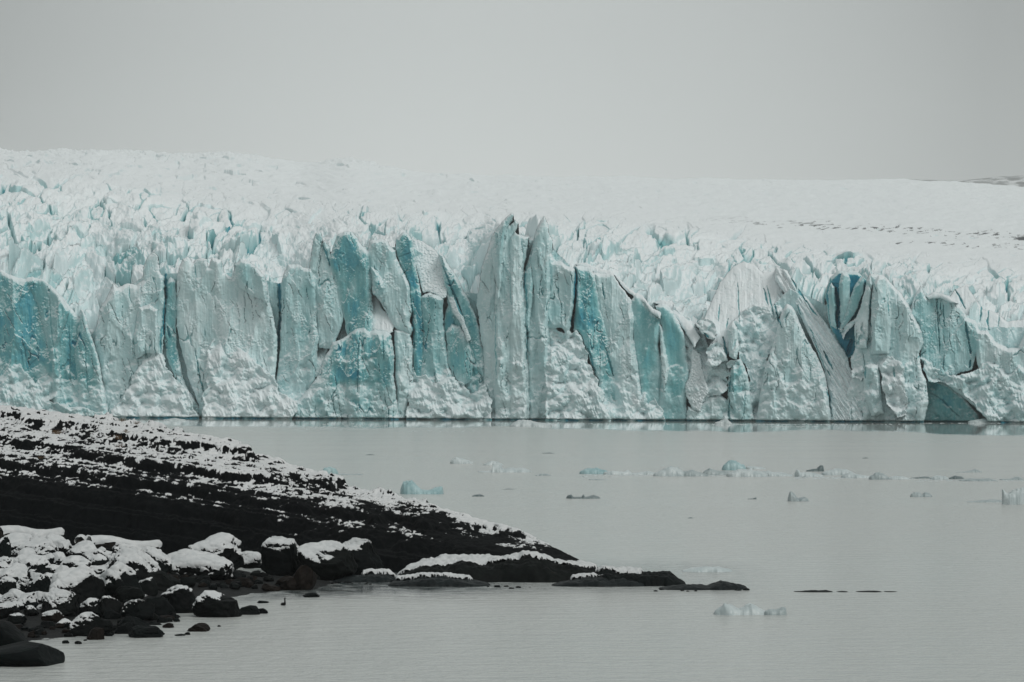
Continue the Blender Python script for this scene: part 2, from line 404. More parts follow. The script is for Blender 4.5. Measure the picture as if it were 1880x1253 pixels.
# every buttress, fin and mound of the ice front: name, depth behind the front line (m), lean back (m/m),
# side tilt (m/m), blueness, style, edge rounding (px), outline
ICE = [
 ('ice_wall', 1, .10, .00, .74, 'ice', 14, [(-60,490),(-10,491),(5,496),(25,507),(45,513),(60,508),(80,516),(100,530),(118,548),(128,562),(140,578),(145,585),(147,568),(152,570),(160,590),(170,620),(178,650),(188,700),(198,745),(206,785),(-60,785)]),
 ('ice_pillar', -3, .10, .25, .66, 'ice', 10, [(45,516),(60,509),(80,516),(100,532),(118,552),(126,572),(118,600),(105,640),(112,700),(106,785),(92,785),(96,690),(84,620),(70,560)]),
 ('ice_pillar', -5, .10, .2, .70, 'ice', 9, [(138,640),(145,600),(147,568),(152,570),(160,592),(170,622),(180,660),(188,705),(198,750),(204,785),(150,785),(142,700)]),
 ('rubble_mound', -10, .5, 0, .26, 'rub', 16, [(-60,660),(0,655),(20,664),(40,672),(50,690),(70,705),(88,682),(100,680),(110,695),(108,715),(90,735),(140,748),(190,760),(206,785),(-60,785)]),
 ('snow_slope', 9, 1.3, -.1, .03, 'snow', 8, [(-60,440),(0,462),(20,476),(60,498),(95,520),(120,540),(150,565),(178,605),(170,640),(140,600),(100,552),(60,525),(20,512),(-60,500)]),
 ('ice_pillar', 4, .10, .05, .36, 'ice', 12, [(172,640),(178,600),(182,570),(200,540),(208,519),(216,528),(235,520),(250,525),(262,515),(264,490),(272,468),(283,462),(290,470),(293,500),(300,510),(304,560),(300,610),(298,660),(320,720),(340,785),(200,785),(190,720)]),
 ('ice_pillar', 0, .10, .2, .40, 'ice', 9, [(255,565),(275,560),(290,570),(292,610),(290,650),(268,648),(250,660),(245,620)]),
 ('rubble_mound', -13, .55, .1, .07, 'rub', 18, [(196,785),(205,755),(220,735),(240,705),(250,680),(268,652),(285,646),(300,655),(315,690),(335,708),(350,735),(372,785)]),
 ('ice_fin', 6, .10, .2, .74, 'ice', 6, [(306,520),(314,510),(322,515),(326,560),(324,600),(326,640),(334,690),(350,722),(368,750),(372,785),(340,765),(322,705),(306,655),(301,620)]),
 ('ice_wall', 0, .11, .04, .30, 'ice', 12, [(325,520),(328,490),(335,475),(345,470),(355,482),(358,478),(366,474),(380,475),(385,490),(388,477),(395,473),(408,478),(412,500),(425,510),(432,485),(440,475),(455,480),(470,490),(485,505),(492,525),(498,560),(505,600),(510,615),(508,660),(505,700),(510,740),(516,785),(372,785),(365,745),(345,690),(335,650),(325,600)]),
 ('ice_pillar', -2, .12, .12, .44, 'ice', 12, [(430,487),(440,475),(455,480),(470,490),(485,506),(491,530),(492,560),(480,550),(462,545),(440,530)]),
 ('rubble_mound', -12, .6, .05, .05, 'rub', 25, [(380,640),(400,610),(440,640),(470,665),(500,690),(512,720),(545,735),(548,745),(530,785),(370,785),(372,740),(380,690)]),
 ('ice_pillar', 1, .09, .10, .48, 'ice', 14, [(516,520),(519,505),(528,485),(545,485),(560,492),(573,492),(578,520),(583,560),(582,600),(585,620),(580,700),(560,740),(530,785),(506,785),(507,700),(514,640),(517,580)]),
 ('ice_fin', 8, .09, .1, .52, 'ice', 6, [(568,500),(570,470),(574,442),(580,428),(590,428),(593,442),(586,470),(580,500)]),
 ('ice_pillar', 5, .10, .22, .40, 'ice', 12, [(568,510),(570,490),(577,455),(585,447),(592,446),(600,455),(605,470),(612,490),(620,510),(630,540),(632,590),(610,640),(585,640),(578,560)]),
 ('ice_fin', 7, .10, -.2, .64, 'ice', 5, [(592,448),(598,440),(606,455),(607,480),(610,500),(604,485),(598,470)]),
 ('ice_pillar', -3, .10, .02, .72, 'ice', 20, [(604,480),(612,450),(620,432),(632,424),(645,426),(655,435),(665,450),(677,462),(681,478),(682,520),(685,580),(686,620),(681,650),(684,700),(686,785),(640,785),(645,700),(640,640),(634,590),(622,545),(612,510)]),
 ('snow_mound', -5, .8, .2, .06, 'rub', 12, [(580,547),(590,550),(605,568),(628,580),(640,590),(652,598),(648,610),(635,620),(625,625),(615,620),(602,640),(590,680),(566,712),(572,660),(580,610)]),
 ('ice_buttress', -9, .13, .0, .72, 'ice', 22, [(600,650),(610,630),(625,622),(640,615),(655,605),(668,600),(680,610),(690,606),(710,610),(720,615),(724,650),(724,700),(727,720),(731,750),(738,785),(520,785),(532,750),(552,730),(568,712),(585,690),(592,670)]),
 ('ice_pillar', -12, .12, .1, .78, 'ice', 9, [(636,640),(645,612),(656,604),(664,625),(666,680),(668,785),(640,785),(634,700)]),
 ('ice_pillar', 2, .10, .1, .40, 'ice', 14, [(674,470),(678,442),(690,440),(702,437),(712,442),(718,455),(726,460),(728,475),(736,490),(746,510),(752,525),(754,550),(756,570),(752,590),(759,602),(755,615),(735,610),(722,600),(712,580),(700,560),(690,545),(682,530)]),
 ('ice_pillar', 0, .10, .1, .66, 'ice', 7, [(682,492),(692,498),(702,515),(706,530),(702,538),(694,546),(684,540)]),
 ('snow_mound', -3, .9, .1, .04, 'snow', 8, [(683,538),(692,543),(697,560),(703,570),(715,580),(723,596),(723,610),(714,616),(700,610),(680,608)]),
 ('ice_pillar', -2, .10, .1, .30, 'ice', 9, [(724,606),(740,605),(753,608),(757,640),(756,690),(751,720),(746,785),(728,785),(726,700)]),
 ('snow_mound', -5, .5, .2, .05, 'snow', 6, [(726,676),(734,680),(748,705),(748,735),(742,752),(732,748),(727,720)]),
 ('ice_pillar', 6, .10, .02, .82, 'ice', 9, [(727,440),(735,430),(742,425),(752,432),(757,440),(758,455),(762,480),(767,510),(774,540),(778,575),(780,620),(778,660),(774,700),(758,690),(757,640),(757,600),(756,580),(752,560),(750,530),(742,505),(732,480),(727,462)]),
 ('snow_slope', 4, .9, .1, .10, 'grain', 8, [(756,440),(768,440),(778,445),(795,455),(805,465),(810,480),(815,500),(824,517),(819,546),(810,549),(800,540),(786,535),(778,540),(772,525),(765,495),(759,470)]),
 ('ice_pillar', 2, .10, .05, .58, 'ice', 12, [(774,545),(788,536),(800,541),(815,548),(814,600),(816,620),(824,660),(830,690),(830,785),(770,785),(772,680),(778,640)]),
 ('ice_fin', -1, .4, .5, .06, 'grain', 3, [(815,498),(821,503),(832,540),(845,570),(855,600),(865,624),(858,628),(845,592),(830,570),(820,545)]),
 ('ice_fin', 5, .12, .1, .74, 'ice', 9, [(806,466),(814,470),(825,490),(838,505),(850,530),(862,555),(872,580),(880,605),(887,640),(890,680),(888,785),(830,785),(825,685),(816,650),(812,620),(815,590),(822,560),(816,520)]),
 ('ice_pillar', 1, .12, .1, .62, 'ice', 14, [(818,610),(830,595),(845,600),(860,622),(868,660),(866,700),(850,710),(836,695),(824,668)]),
 ('rubble_mound', -8, .5, 0, .10, 'rub', 16, [(745,785),(750,720),(757,670),(766,690),(780,685),(800,705),(830,690),(850,708),(860,722),(880,716),(890,705),(902,740),(906,785)]),
 ('ice_pillar', 1, .10, .12, .30, 'ice', 9, [(874,560),(880,520),(884,495),(895,462),(906,428),(912,425),(914,460),(914,785),(892,785),(890,720),(887,640),(880,600)]),
 ('ice_spire', -5, .09, .03, .34, 'ice', 10, [(904,470),(908,425),(920,410),(932,397),(939,390),(944,393),(940,405),(935,414),(945,402),(952,408),(950,420),(944,432),(955,430),(965,435),(972,435),(966,465),(962,495),(963,540),(966,590),(969,640),(971,700),(972,785),(908,785),(908,600),(910,520)]),
 ('ice_fin', -7, .08, .3, .58, 'ice', 4, [(908,426),(920,411),(938,392),(943,394),(934,412),(928,432),(924,470),(920,520),(916,550),(911,550),(912,480)]),
 ('ice_pillar', -8, .08, .1, .28, 'ice', 6, [(936,440),(946,425),(955,432),(960,470),(958,540),(963,620),(966,700),(968,785),(938,785),(936,600)]),
 ('ice_spire', -3, .10, .05, .40, 'ice', 10, [(962,500),(968,480),(975,455),(983,425),(990,410),(998,394),(1005,410),(1008,430),(1014,440),(1013,465),(1018,480),(1030,480),(1040,488),(1055,492),(1058,505),(1056,540),(1051,580),(1046,606),(1040,610),(1030,602),(1012,605),(1009,640),(1007,680),(1020,720),(1030,785),(970,785),(968,700),(966,600),(963,540)]),
 ('ice_pillar', -5, .09, .1, .45, 'ice', 7, [(975,470),(985,430),(998,400),(1006,420),(1010,450),(1010,520),(1006,600),(1005,680),(990,680),(982,560)]),
 ('ice_pillar', -2, .10, .1, .60, 'ice', 5, [(963,500),(976,490),(979,520),(976,560),(972,610),(966,610),(963,550)]),
 ('rubble_mound', -10, .45, 0, .14, 'rub', 14, [(1003,640),(1006,605),(1012,597),(1022,604),(1035,612),(1028,593),(1042,600),(1052,612),(1060,606),(1068,620),(1076,650),(1083,670),(1094,692),(1106,722),(1124,785),(998,785),(1003,690)]),
 ('ice_slab', 2, .12, -.05, .72, 'ice', 8, [(1056,488),(1070,490),(1085,493),(1093,505),(1098,540),(1100,570),(1112,600),(1125,640),(1140,680),(1150,785),(1108,785),(1096,695),(1085,670),(1075,640),(1064,612),(1052,607),(1056,560)]),
 ('ice_slab', 1, .14, .15, .30, 'ice', 12, [(1090,500),(1110,503),(1125,505),(1137,522),(1150,540),(1162,556),(1164,590),(1162,620),(1170,660),(1176,700),(1182,785),(1130,785),(1120,690),(1108,620),(1098,570)]),
 ('ice_fin', -1, .3, .2, .08, 'grain', 6, [(1098,570),(1106,576),(1118,592),(1132,620),(1145,650),(1158,690),(1170,720),(1176,750),(1160,745),(1148,700),(1136,665),(1122,625),(1106,592)]),
 ('rubble_mound', -8, .5, 0, .10, 'rub', 12, [(1095,785),(1104,735),(1120,725),(1132,740),(1150,720),(1168,735),(1180,715),(1190,745),(1205,730),(1215,755),(1222,785)]),
 ('ice_hollow', 3, .08, .05, .72, 'smooth', 12, [(1158,552),(1167,541),(1178,545),(1186,558),(1200,570),(1213,585),(1214,600),(1208,632),(1216,680),(1212,740),(1206,785),(1176,785),(1173,700),(1163,640)]),
 ('ice_hollow', 2, .08, .05, .74, 'smooth', 12, [(1204,562),(1215,558),(1228,562),(1239,575),(1249,595),(1256,615),(1260,640),(1264,680),(1264,700),(1260,720),(1262,785),(1204,785),(1214,700),(1212,640),(1215,600)]),
 ('ice_fin', 0, .2, .2, .30, 'ice', 5, [(1208,590),(1215,600),(1222,640),(1228,680),(1222,720),(1214,690),(1212,640)]),
 ('snow_slope', 0, 1.0, .25, .03, 'snow', 7, [(1055,486),(1075,482),(1095,490),(1120,498),(1140,515),(1165,538),(1180,544),(1192,560),(1214,576),(1212,586),(1196,574),(1182,556),(1166,548),(1150,536),(1128,508),(1100,503),(1075,494)]),
 ('snow_slope', -1, 1.0, .3, .03, 'snow', 6, [(1200,556),(1215,552),(1232,556),(1250,575),(1270,596),(1285,620),(1276,640),(1260,615),(1246,588),(1230,567)]),
 ('snow_slope', 14, 1.2, .15, .03, 'snow', 10, [(1040,480),(1060,470),(1100,478),(1130,490),(1170,520),(1220,545),(1260,570),(1300,600),(1330,640),(1330,690),(1280,640),(1220,590),(1160,560),(1060,510)]),
 ('snow_buttress', -4, .35, .2, .12, 'rub', 6, [(1236,560),(1250,572),(1262,582),(1277,600),(1292,620),(1302,640),(1322,660),(1335,665),(1345,658),(1341,688),(1334,690),(1338,702),(1322,730),(1312,728),(1297,730),(1286,757),(1274,750),(1261,735),(1257,715),(1261,690),(1261,660),(1254,620)]),
 ('snow_buttress', -5, .3, .3, .10, 'grain', 4, [(1272,640),(1286,650),(1292,690),(1300,720),(1292,735),(1286,757),(1274,750),(1260,730),(1258,712),(1266,690)]),
 ('ice_pillar', 0, .10, 0, .42, 'ice', 8, [(1258,785),(1262,745),(1285,752),(1295,730),(1312,726),(1322,724),(1336,735),(1342,785)]),
 ('ice_block', -4, .3, .3, .10, 'rub', 9, [(1278,592),(1292,586),(1310,592),(1318,606),(1312,620),(1296,622),(1284,612)]),
 ('ice_block', -6, .3, -.2, .08, 'rub', 9, [(1296,650),(1302,632),(1318,624),(1328,640),(1334,664),(1318,672),(1300,668)]),
 ('ice_block', -5, .3, .2, .40, 'ice', 7, [(1334,606),(1344,590),(1354,602),(1358,640),(1352,662),(1340,655)]),
 ('ice_block', -7, .3, .1, .14, 'rub', 6, [(1332,668),(1340,660),(1352,664),(1350,672),(1336,676)]),
 ('ice_pillar', -1, .10, .05, .70, 'ice', 9, [(1336,700),(1345,665),(1360,658),(1373,690),(1379,730),(1388,785),(1336,785)]),
 ('snow_slope', 0, .35, -.1, .12, 'rub', 14, [(1343,610),(1350,585),(1365,570),(1385,560),(1405,565),(1432,560),(1440,575),(1425,612),(1411,660),(1402,700),(1396,785),(1378,785),(1373,690),(1356,650)]),
 ('snow_slope', 7, .8, 0, .04, 'snow', 14, [(1290,640),(1290,590),(1305,555),(1320,520),(1345,490),(1365,480),(1385,485),(1400,500),(1425,495),(1440,530),(1445,570),(1420,600),(1370,620),(1330,660)]),
 ('ice_buttress', -6, .16, .12, .36, 'ice', 16, [(1428,600),(1438,570),(1445,558),(1455,562),(1463,582),(1481,622),(1500,652),(1515,690),(1521,720),(1527,785),(1388,785),(1396,720),(1404,680),(1413,650)]),
 ('snow_ramp', -4, .45, .35, .07, 'streak', 9, [(1424,490),(1445,498),(1456,515),(1475,543),(1491,560),(1506,580),(1526,605),(1536,625),(1556,655),(1566,690),(1577,720),(1584,785),(1525,785),(1522,720),(1512,680),(1498,640),(1478,600),(1460,565),(1440,540),(1424,512)]),
 ('crevasse', 8, .10, 0, .97, 'smooth', 3, [(1515,540),(1522,510),(1540,495),(1575,500),(1592,515),(1590,560),(1574,580),(1572,650),(1556,662),(1540,635),(1524,600)]),
 ('ice_fin', 8, .10, .1, .62, 'smooth', 6, [(1520,540),(1525,520),(1533,528),(1535,560),(1536,606),(1526,598)]),
 ('ice_fin', 8.5, .10, .1, .60, 'smooth', 6, [(1541,520),(1546,500),(1556,498),(1561,515),(1560,550),(1552,575),(1545,600),(1541,590)]),
 ('ice_fin', 6, .15, .4, .70, 'smooth', 8, [(1556,560),(1568,530),(1578,512),(1586,506),(1586,540),(1575,565),(1566,580),(1552,600),(1541,612),(1541,604)]),
 ('snow_mound', 2, .5, .1, .10, 'rub', 6, [(1536,606),(1546,608),(1562,590),(1570,580),(1572,590),(1556,610),(1546,625)]),
 ('ice_spire', -8, .11, .04, .30, 'ice', 13, [(1572,580),(1582,560),(1588,540),(1590,515),(1597,500),(1610,502),(1625,505),(1640,525),(1655,540),(1668,560),(1680,585),(1693,610),(1696,630),(1689,650),(1693,680),(1701,700),(1704,740),(1697,768),(1692,785),(1560,785),(1550,760),(1556,720),(1566,690),(1562,660),(1570,640),(1569,600)]),
 ('ice_pillar', -10, .10, .15, .26, 'ice', 6, [(1570,600),(1580,565),(1590,530),(1596,505),(1601,520),(1598,560),(1594,600),(1592,640),(1574,640)]),
 ('ice_pillar', -11, .10, .05, .38, 'ice', 7, [(1598,560),(1604,520),(1614,504),(1626,510),(1634,540),(1636,600),(1632,650),(1600,650)]),
 ('snow_mound', -13, .6, .2, .08, 'rub', 9, [(1562,690),(1570,640),(1584,628),(1592,640),(1610,655),(1630,650),(1640,660),(1624,675),(1600,690),(1580,700)]),
 ('ice_pillar', -13, .10, .1, .46, 'ice', 6, [(1588,672),(1600,668),(1614,672),(1618,710),(1622,760),(1600,765),(1586,720)]),
 ('snow_slope', -15, .35, .25, .05, 'rub', 8, [(1617,672),(1634,655),(1655,670),(1662,700),(1664,760),(1650,768),(1630,745),(1622,715)]),
 ('ice_wall', 4, .10, .0, .54, 'ice', 12, [(1668,580),(1680,540),(1690,525),(1700,545),(1705,548),(1720,545),(1745,550),(1765,565),(1776,585),(1790,590),(1801,610),(1806,640),(1792,652),(1786,678),(1770,684),(1740,695),(1710,690),(1690,665),(1693,620),(1684,595)]),
 ('snow_slope', 2, .6, .1, .08, 'snow', 6, [(1700,545),(1712,538),(1728,540),(1745,545),(1760,558),(1745,556),(1725,549),(1706,551)]),
 ('snow_slope', 8, .9, .1, .04, 'snow', 8, [(1745,548),(1755,530),(1775,525),(1790,545),(1805,570),(1830,575),(1850,590),(1885,585),(1945,590),(1945,680),(1840,670),(1800,650),(1776,590)]),
 ('ice_pillar', 3, .12, .1, .34, 'ice', 9, [(1778,595),(1790,590),(1800,608),(1812,606),(1830,630),(1850,640),(1870,640),(1885,600),(1945,600),(1945,690),(1800,690)]),
 ('rubble_mound', 0, .35, 0, .20, 'rub', 22, [(1690,655),(1705,668),(1730,680),(1755,690),(1785,684),(1812,662),(1840,650),(1860,655),(1900,645),(1945,650),(1945,785),(1820,785),(1790,745),(1764,718),(1735,704),(1703,700)]),
 ('ice_wall', -2, .16, 0, .44, 'layer', 18, [(1730,700),(1765,712),(1800,705),(1850,700),(1945,705),(1945,785),(1830,785),(1800,755),(1770,730)]),
 ('ice_cave', 7, .02, 0, .82, 'smooth', 4, [(1696,690),(1712,694),(1740,706),(1770,730),(1795,760),(1800,785),(1690,785)]),
]
# open cracks: half width (px), depth (m), points
CRACKS = [
 (4.5, 14, [(304,492),(305,520),(306,548)]), (4, 12, [(303,545),(301,580),(299,615)]), (3, 10, [(297,600),(294,630),(295,648)]),
 (3, 10, [(307,600),(311,620)]), (1.6, 5, [(90,545),(94,600),(101,650),(104,680)]), (1.5, 5, [(40,620),(50,660),(56,670)]), (2.2, 6, [(126,600),(128,640),(130,700)]),
 (1.6, 5, [(156,640),(160,700),(164,730)]),
 (4.5, 16, [(512,512),(513,545),(514,580)]), (4, 16, [(514,575),(513,610),(511,640)]), (2, 10, [(511,640),(509,665),(506,700)]),
 (3, 9, [(594,450),(602,470),(607,488)]), (2, 7, [(358,640),(366,690),(374,720)]), (1.2, 4, [(358,480),(360,500),(360,530)]), 
 (3, 9, [(812,488),(824,515),(836,545),(846,570)]), (3.2, 9, [(828,530),(838,556),(848,580)]),
 (3.4, 10, [(755,560),(758,600),(760,640)]), (1.8, 6, [(660,610),(658,660),(656,720)]), (2, 6, [(704,615),(704,660)]),
 (1.5, 5, [(732,472),(745,468),(757,462)]), (1.4, 5, [(737,505),(750,495)]),
 (3, 8, [(966,480),(964,520),(967,580)]), (2.4, 7, [(967,600),(968,660)]), (1.5, 4, [(937,500),(938,545),(940,560)]), (1.5, 4, [(911,560),(910,640),(912,700)]),
 (4.2, 18, [(1057,492),(1056,540),(1054,572)]), (4.2, 18, [(1054,570),(1050,590),(1048,605)]),
 (3, 9, [(1080,640),(1088,670),(1095,688)]), (3, 8, [(1112,640),(1122,670),(1126,690)]), (2.4, 7, [(1106,520),(1110,550)]),
 (3, 9, [(1292,612),(1300,620)]), (3.4, 12, [(1326,620),(1332,640),(1336,655)]), (2.4, 9, [(1343,690),(1340,720)]), (2.2, 9, [(1340,735),(1338,775)]),
 (1.2, 5, [(1366,700),(1368,740),(1366,770)]), (1.8, 6, [(1322,560),(1320,590)]), (1.6, 6, [(1354,520),(1356,570),(1357,594)]), (1.5, 6, [(1337,585),(1333,604)]), (2, 7, [(1300,560),(1290,575),(1280,592)]),
 (2.5, 8, [(1402,530),(1410,560)]), (2.6, 10, [(1423,560),(1430,585),(1435,602)]), (1.8, 6, [(1408,525),(1416,560),(1422,580)]),
 (3.2, 9, [(1452,512),(1466,535),(1480,555)]), (2.2, 7, [(1480,552),(1492,570),(1500,580)]), (1.8, 6, [(1464,560),(1470,578)]),
 (3, 11, [(1513,645),(1520,662),(1528,678)]), (2, 8, [(1518,680),(1523,690)]), (2.2, 9, [(1518,715),(1524,740),(1528,765)]), (1.6, 5, [(1492,620),(1505,650),(1516,682)]), (1.6, 5, [(1486,600),(1500,630)]),
 (5, 12, [(1535,530),(1536,565),(1536,600)]), (5.5, 14, [(1564,625),(1560,640),(1557,652)]), (3, 8, [(1598,545),(1597,580),(1599,600)]), (2.6, 8, [(1589,675),(1589,694)]), (2.4, 7, [(1640,675),(1642,692)]),
 (2, 7, [(1605,520),(1610,535)]), (1.5, 5, [(1630,540),(1632,580)]),
 (1.8, 8, [(1720,546),(1722,600),(1725,650)]), (2, 7, [(1732,560),(1734,600)]), (2.6, 10, [(1773,590),(1776,620),(1782,650)]), (4, 11, [(1782,662),(1780,676)]), (2.4, 9, [(1754,530),(1764,550),(1772,567)]),
 (2.4, 9, [(1804,545),(1800,570),(1798,592)]), (2.4, 8, [(1814,570),(1812,590),(1816,606)]), (1.6, 6, [(1834,580),(1832,600)]), (1.4, 6, [(1682,660),(1700,645)]), (1.2, 5, [(1705,720),(1730,735),(1760,765)]),
 (2.2, 8, [(20,470),(21,500)]), (2, 7, [(182,560),(184,545)]), (1.4, 5, [(236,525),(240,555)]), (1.4, 5, [(264,640),(272,658)]),
]

def poly_mask(poly, x, y):
    inside = np.zeros(x.shape, bool); n = len(poly)
    for i in range(n):
        x1, y1 = poly[i]; x2, y2 = poly[(i + 1) % n]
        if y1 == y2: continue
        c = ((y1 > y) != (y2 > y)) & (x < (x2 - x1) * (y - y1) / (y2 - y1) + x1)
        inside ^= c
    return inside

def seg_dist(x, y, a, b_):
    ax_, ay_ = a; bx_, by_ = b_
    dx, dy = bx_ - ax_, by_ - ay_
    L = dx * dx + dy * dy + 1e-9
    t_ = np.clip(((x - ax_) * dx + (y - ay_) * dy) / L, 0, 1)
    return np.hypot(x - ax_ - t_ * dx, y - ay_ - t_ * dy), t_

TOPS = [(-60,505),(0,508),(100,540),(170,612),(200,552),(260,510),(330,500),(430,500),(510,520),(570,500),(600,470),(620,450),(700,455),(750,450),(800,480),(850,535),(880,540),(905,450),(920,440),(1000,440),(1060,500),(1130,520),(1180,555),(1250,600),(1300,640),(1350,600),(1420,560),(1450,530),(1520,560),(1570,540),(1600,515),(1650,555),(1690,540),(1760,570),(1800,600),(1945,600)]

def build_front():
    cols = np.arange(-56, 1941, 1.0); rows = np.arange(384, 783, 1.0)
    PX, PY = np.meshgrid(cols, rows)
    wx = PX + 3.2 * fbm(PX / 34, PY / 46, 1, 3) + 1.3 * fbm(PX / 7, PY / 9, 2, 2)
    wy = PY + 3.4 * fbm(PX / 30, PY / 40, 3, 3) + 1.3 * fbm(PX / 7, PY / 8, 4, 2)
    # relief fields in metres
    flute = fbm(PX / 13 + .5 * fbm(PX / 60, PY / 90, 8), PY / 150, 10, 3, ridged=True)
    flute2 = fbm(PX / 5.5, PY / 55, 11, 3)
    dom = fbm(PX / 45, PY / 70, 12, 3)
    fine = fbm(PX / 4.2, PY / 4.8, 13, 3)
    grain = fbm(PX / 2.6, PY / 2.6, 14, 2)
    def scoops(x_, y_, sx_, sy_, seed, tilt=.5, off=.35):
        # continuous shell-like fracture faces meeting in sharp edges
        qx = x_ / sx_; qy = y_ / sy_
        ix, iy = np.floor(qx), np.floor(qy); best = np.full(qx.shape, 9.0); rid = np.zeros(qx.shape)
        for dx in (-1, 0, 1):
            for dy in (-1, 0, 1):
                jx, jy = ix + dx, iy + dy
                ux = qx - (jx + .5 + .9 * (rnd(jx, jy, seed) - .5)); uy = qy - (jy + .5 + .9 * (rnd(jx, jy, seed + 1) - .5))
                r_ = rnd(jx, jy, seed + 5)
                v_ = ux * ux + uy * uy + off * r_ + tilt * 2 * ((rnd(jx, jy, seed + 2) - .5) * ux + (rnd(jx, jy, seed + 3) - .5) * uy)
                w_ = v_ < best
                best = np.where(w_, v_, best); rid = np.where(w_, r_, rid)
        return best, rid
    def facets(sx_, sy_, seed, tilt):
        qx = PX / sx_ + .35 * fbm(PX / sx_ * 1.3, PY / sy_ * 1.3, seed + 3, 2)
        qy = PY / sy_ + .35 * fbm(PX / sx_ * 1.3, PY / sy_ * 1.3, seed + 5, 2)
        f1, f2, cx, cy, ix, iy = worley(qx, qy, seed)
        gx = rnd(ix, iy, seed + 21) - .5; gy = rnd(ix, iy, seed + 22) - .5; o = rnd(ix, iy, seed + 23) - .5
        return tilt * (gx * (qx - cx) * 2 + gy * (qy - cy) * 2) + tilt * .6 * o, f1, f2, rnd(ix, iy, seed + 24)
    fc_big, b1, b2, bc = facets(22, 62, 31, 2.0)
    fc_mid, m1, m2, mc = facets(9, 17, 41, .9)
    fc_rub, r1, r2, rc = facets(13, 13, 51, 1.8)
    fc_ru2, s1, s2, sc_ = facets(5.0, 5.0, 61, .7)
    shards = fbm((PX - .35 * PY) / 6.0, (PY + .3 * PX) / 26.0, 66, 4, ridged=True)
    wpx = PX + 9 * fbm(PX / 40, PY / 60, 15, 2); wpy = PY + 14 * fbm(PX / 40, PY / 60, 16, 2)
    frosty = sstep(-.05, .35, fbm(PX / 28, PY / 34, 20, 3))
    swx = PX + 5 * fbm(PX / 22, PY / 34, 25, 3) + 1.2 * fbm(PX / 5, PY / 8, 26, 2); swy = PY + 9 * fbm(PX / 24, PY / 40, 27, 3) + 1.6 * fbm(PX / 5, PY / 7, 28, 2)
    c1, c1r = scoops(swx + .10 * swy, swy, 38, 130, 201, .9)
    c2, c2r = scoops(swx - .16 * swy, swy, 15, 46, 211, .8)
    c3, c3r = scoops(swx + .3 * swy, swy - .2 * swx, 8, 13, 221, .7)
    base_ice = -4.2 * c1 - 1.25 * c2 * sstep(.1, .6, c1r + .5 * dom) - .55 * c3 * frosty - .25 * flute * sstep(-.3, .3, dom + .2) + 1.2 * dom + .22 * fc_big + .12 * fc_mid + (.10 + .34 * frosty) * fine + .36 * frosty * grain + .22 * fbm(PX / 2.3, PY / 24, 29, 2)
    k1_, k1r = scoops(swx + .3 * swy, swy, 17, 14, 231, .9, .8)
    k2_, k2r = scoops(swx * 1.0 - .2 * swy, swy, 7.5, 6.5, 241, .8, .8)
    k3_, k3r = scoops(PX + .2 * PY, PY, 3.6, 3.4, 251, .6, .6)
    base_smooth = 1.2 * dom - 2.2 * c1 - .3 * c2 - .2 * flute + .08 * fine
    rub_mix = sstep(-.25, .3, fbm(PX / 40, PY / 40, 67, 2))
    calm_r = sstep(-.15, .35, fbm(PX / 26, PY / 22, 68, 2))
    base_rub = 2.6 * k1_ * rub_mix - 2.0 * c2 * (1 - rub_mix) + (.5 + calm_r) * 1.0 * k2_ + .45 * k3_ * calm_r - .8 * shards * (1 - rub_mix) + .18 * fine + 3.0 * fbm(PX / 55, PY / 45, 69, 3)
    base_snow = .8 * dom + .28 * fc_mid + .16 * fine - .35 * flute2
    base_grain = .8 * dom + .55 * grain + .5 * fc_ru2 + .4 * fine
    streak = fbm((PX - .62 * PY) / 5.0, (PY + .6 * PX) / 120.0, 71, 4, ridged=True)
    base_streak = -1.3 * streak + .6 * fc_mid + .3 * fine + .6 * dom
    base_layer = .9 * dom - .6 * fbm((PX) / 90, (PY - .25 * PX) / 7.0, 72, 3, ridged=True) + .4 * fc_mid + .25 * fine
    RELIEF = dict(ice=base_ice, smooth=base_smooth, rub=base_rub, snow=base_snow, grain=base_grain, streak=base_streak, layer=base_layer)
    frost = fbm(PX / 16, PY / 40, 81, 4)
    blot = fbm(PX / 40, PY / 60, 82, 3)
    vst = fbm(PX / 4.0, PY / 70, 83, 3)
    low = sstep(600, 775, PY)
    BLUE = dict(
        ice=.11 * blot + .13 * vst - .20 * np.maximum(frost, 0) + .16 * (bc - .5) + .08 * (mc - .5),
        smooth=.16 * blot + .05 * vst + .05 * (mc - .5),
        rub=.06 + .16 * sstep(.5, .95, rc) + .22 * sstep(.82, 1, sc_) + .10 * np.maximum(blot, 0) + .28 * sstep(.16, 0, r2 - r1) * rub_mix + .12 * sstep(.5, .8, shards) * (1 - rub_mix),
        snow=.05 * blot + .10 * sstep(.85, 1, mc),
        grain=.30 * sstep(.2, .5, grain) + .05 * blot,
        streak=.28 * sstep(.35, .75, streak) + .05 * blot,
        layer=.16 * blot + .10 * fbm(PX / 90, (PY - .25 * PX) / 6.0, 84, 3))
    D = np.full(PX.shape, np.inf); B = np.zeros(PX.shape); ID = np.full(PX.shape, -1)
    wl = 766.5 + 10.5 * PX / 1880.0
    # the mass of ice behind the buttresses
    top = interp(TOPS, PX)
    m = wy > top
    D[m] = (8.5 + 5.5 * sstep(700, 760, PX) + .1 * (wl - PY) * .17 + base_ice)[m]; B[m] = (.50 + BLUE['ice'])[m]; ID[m] = len(ICE)
    foot = sstep(.12, .62, fbm(PX / 30, PY / 26, 91, 3) * 1.0 + (PY - 640) / 150)     # shattered, dusted foot of the cliff
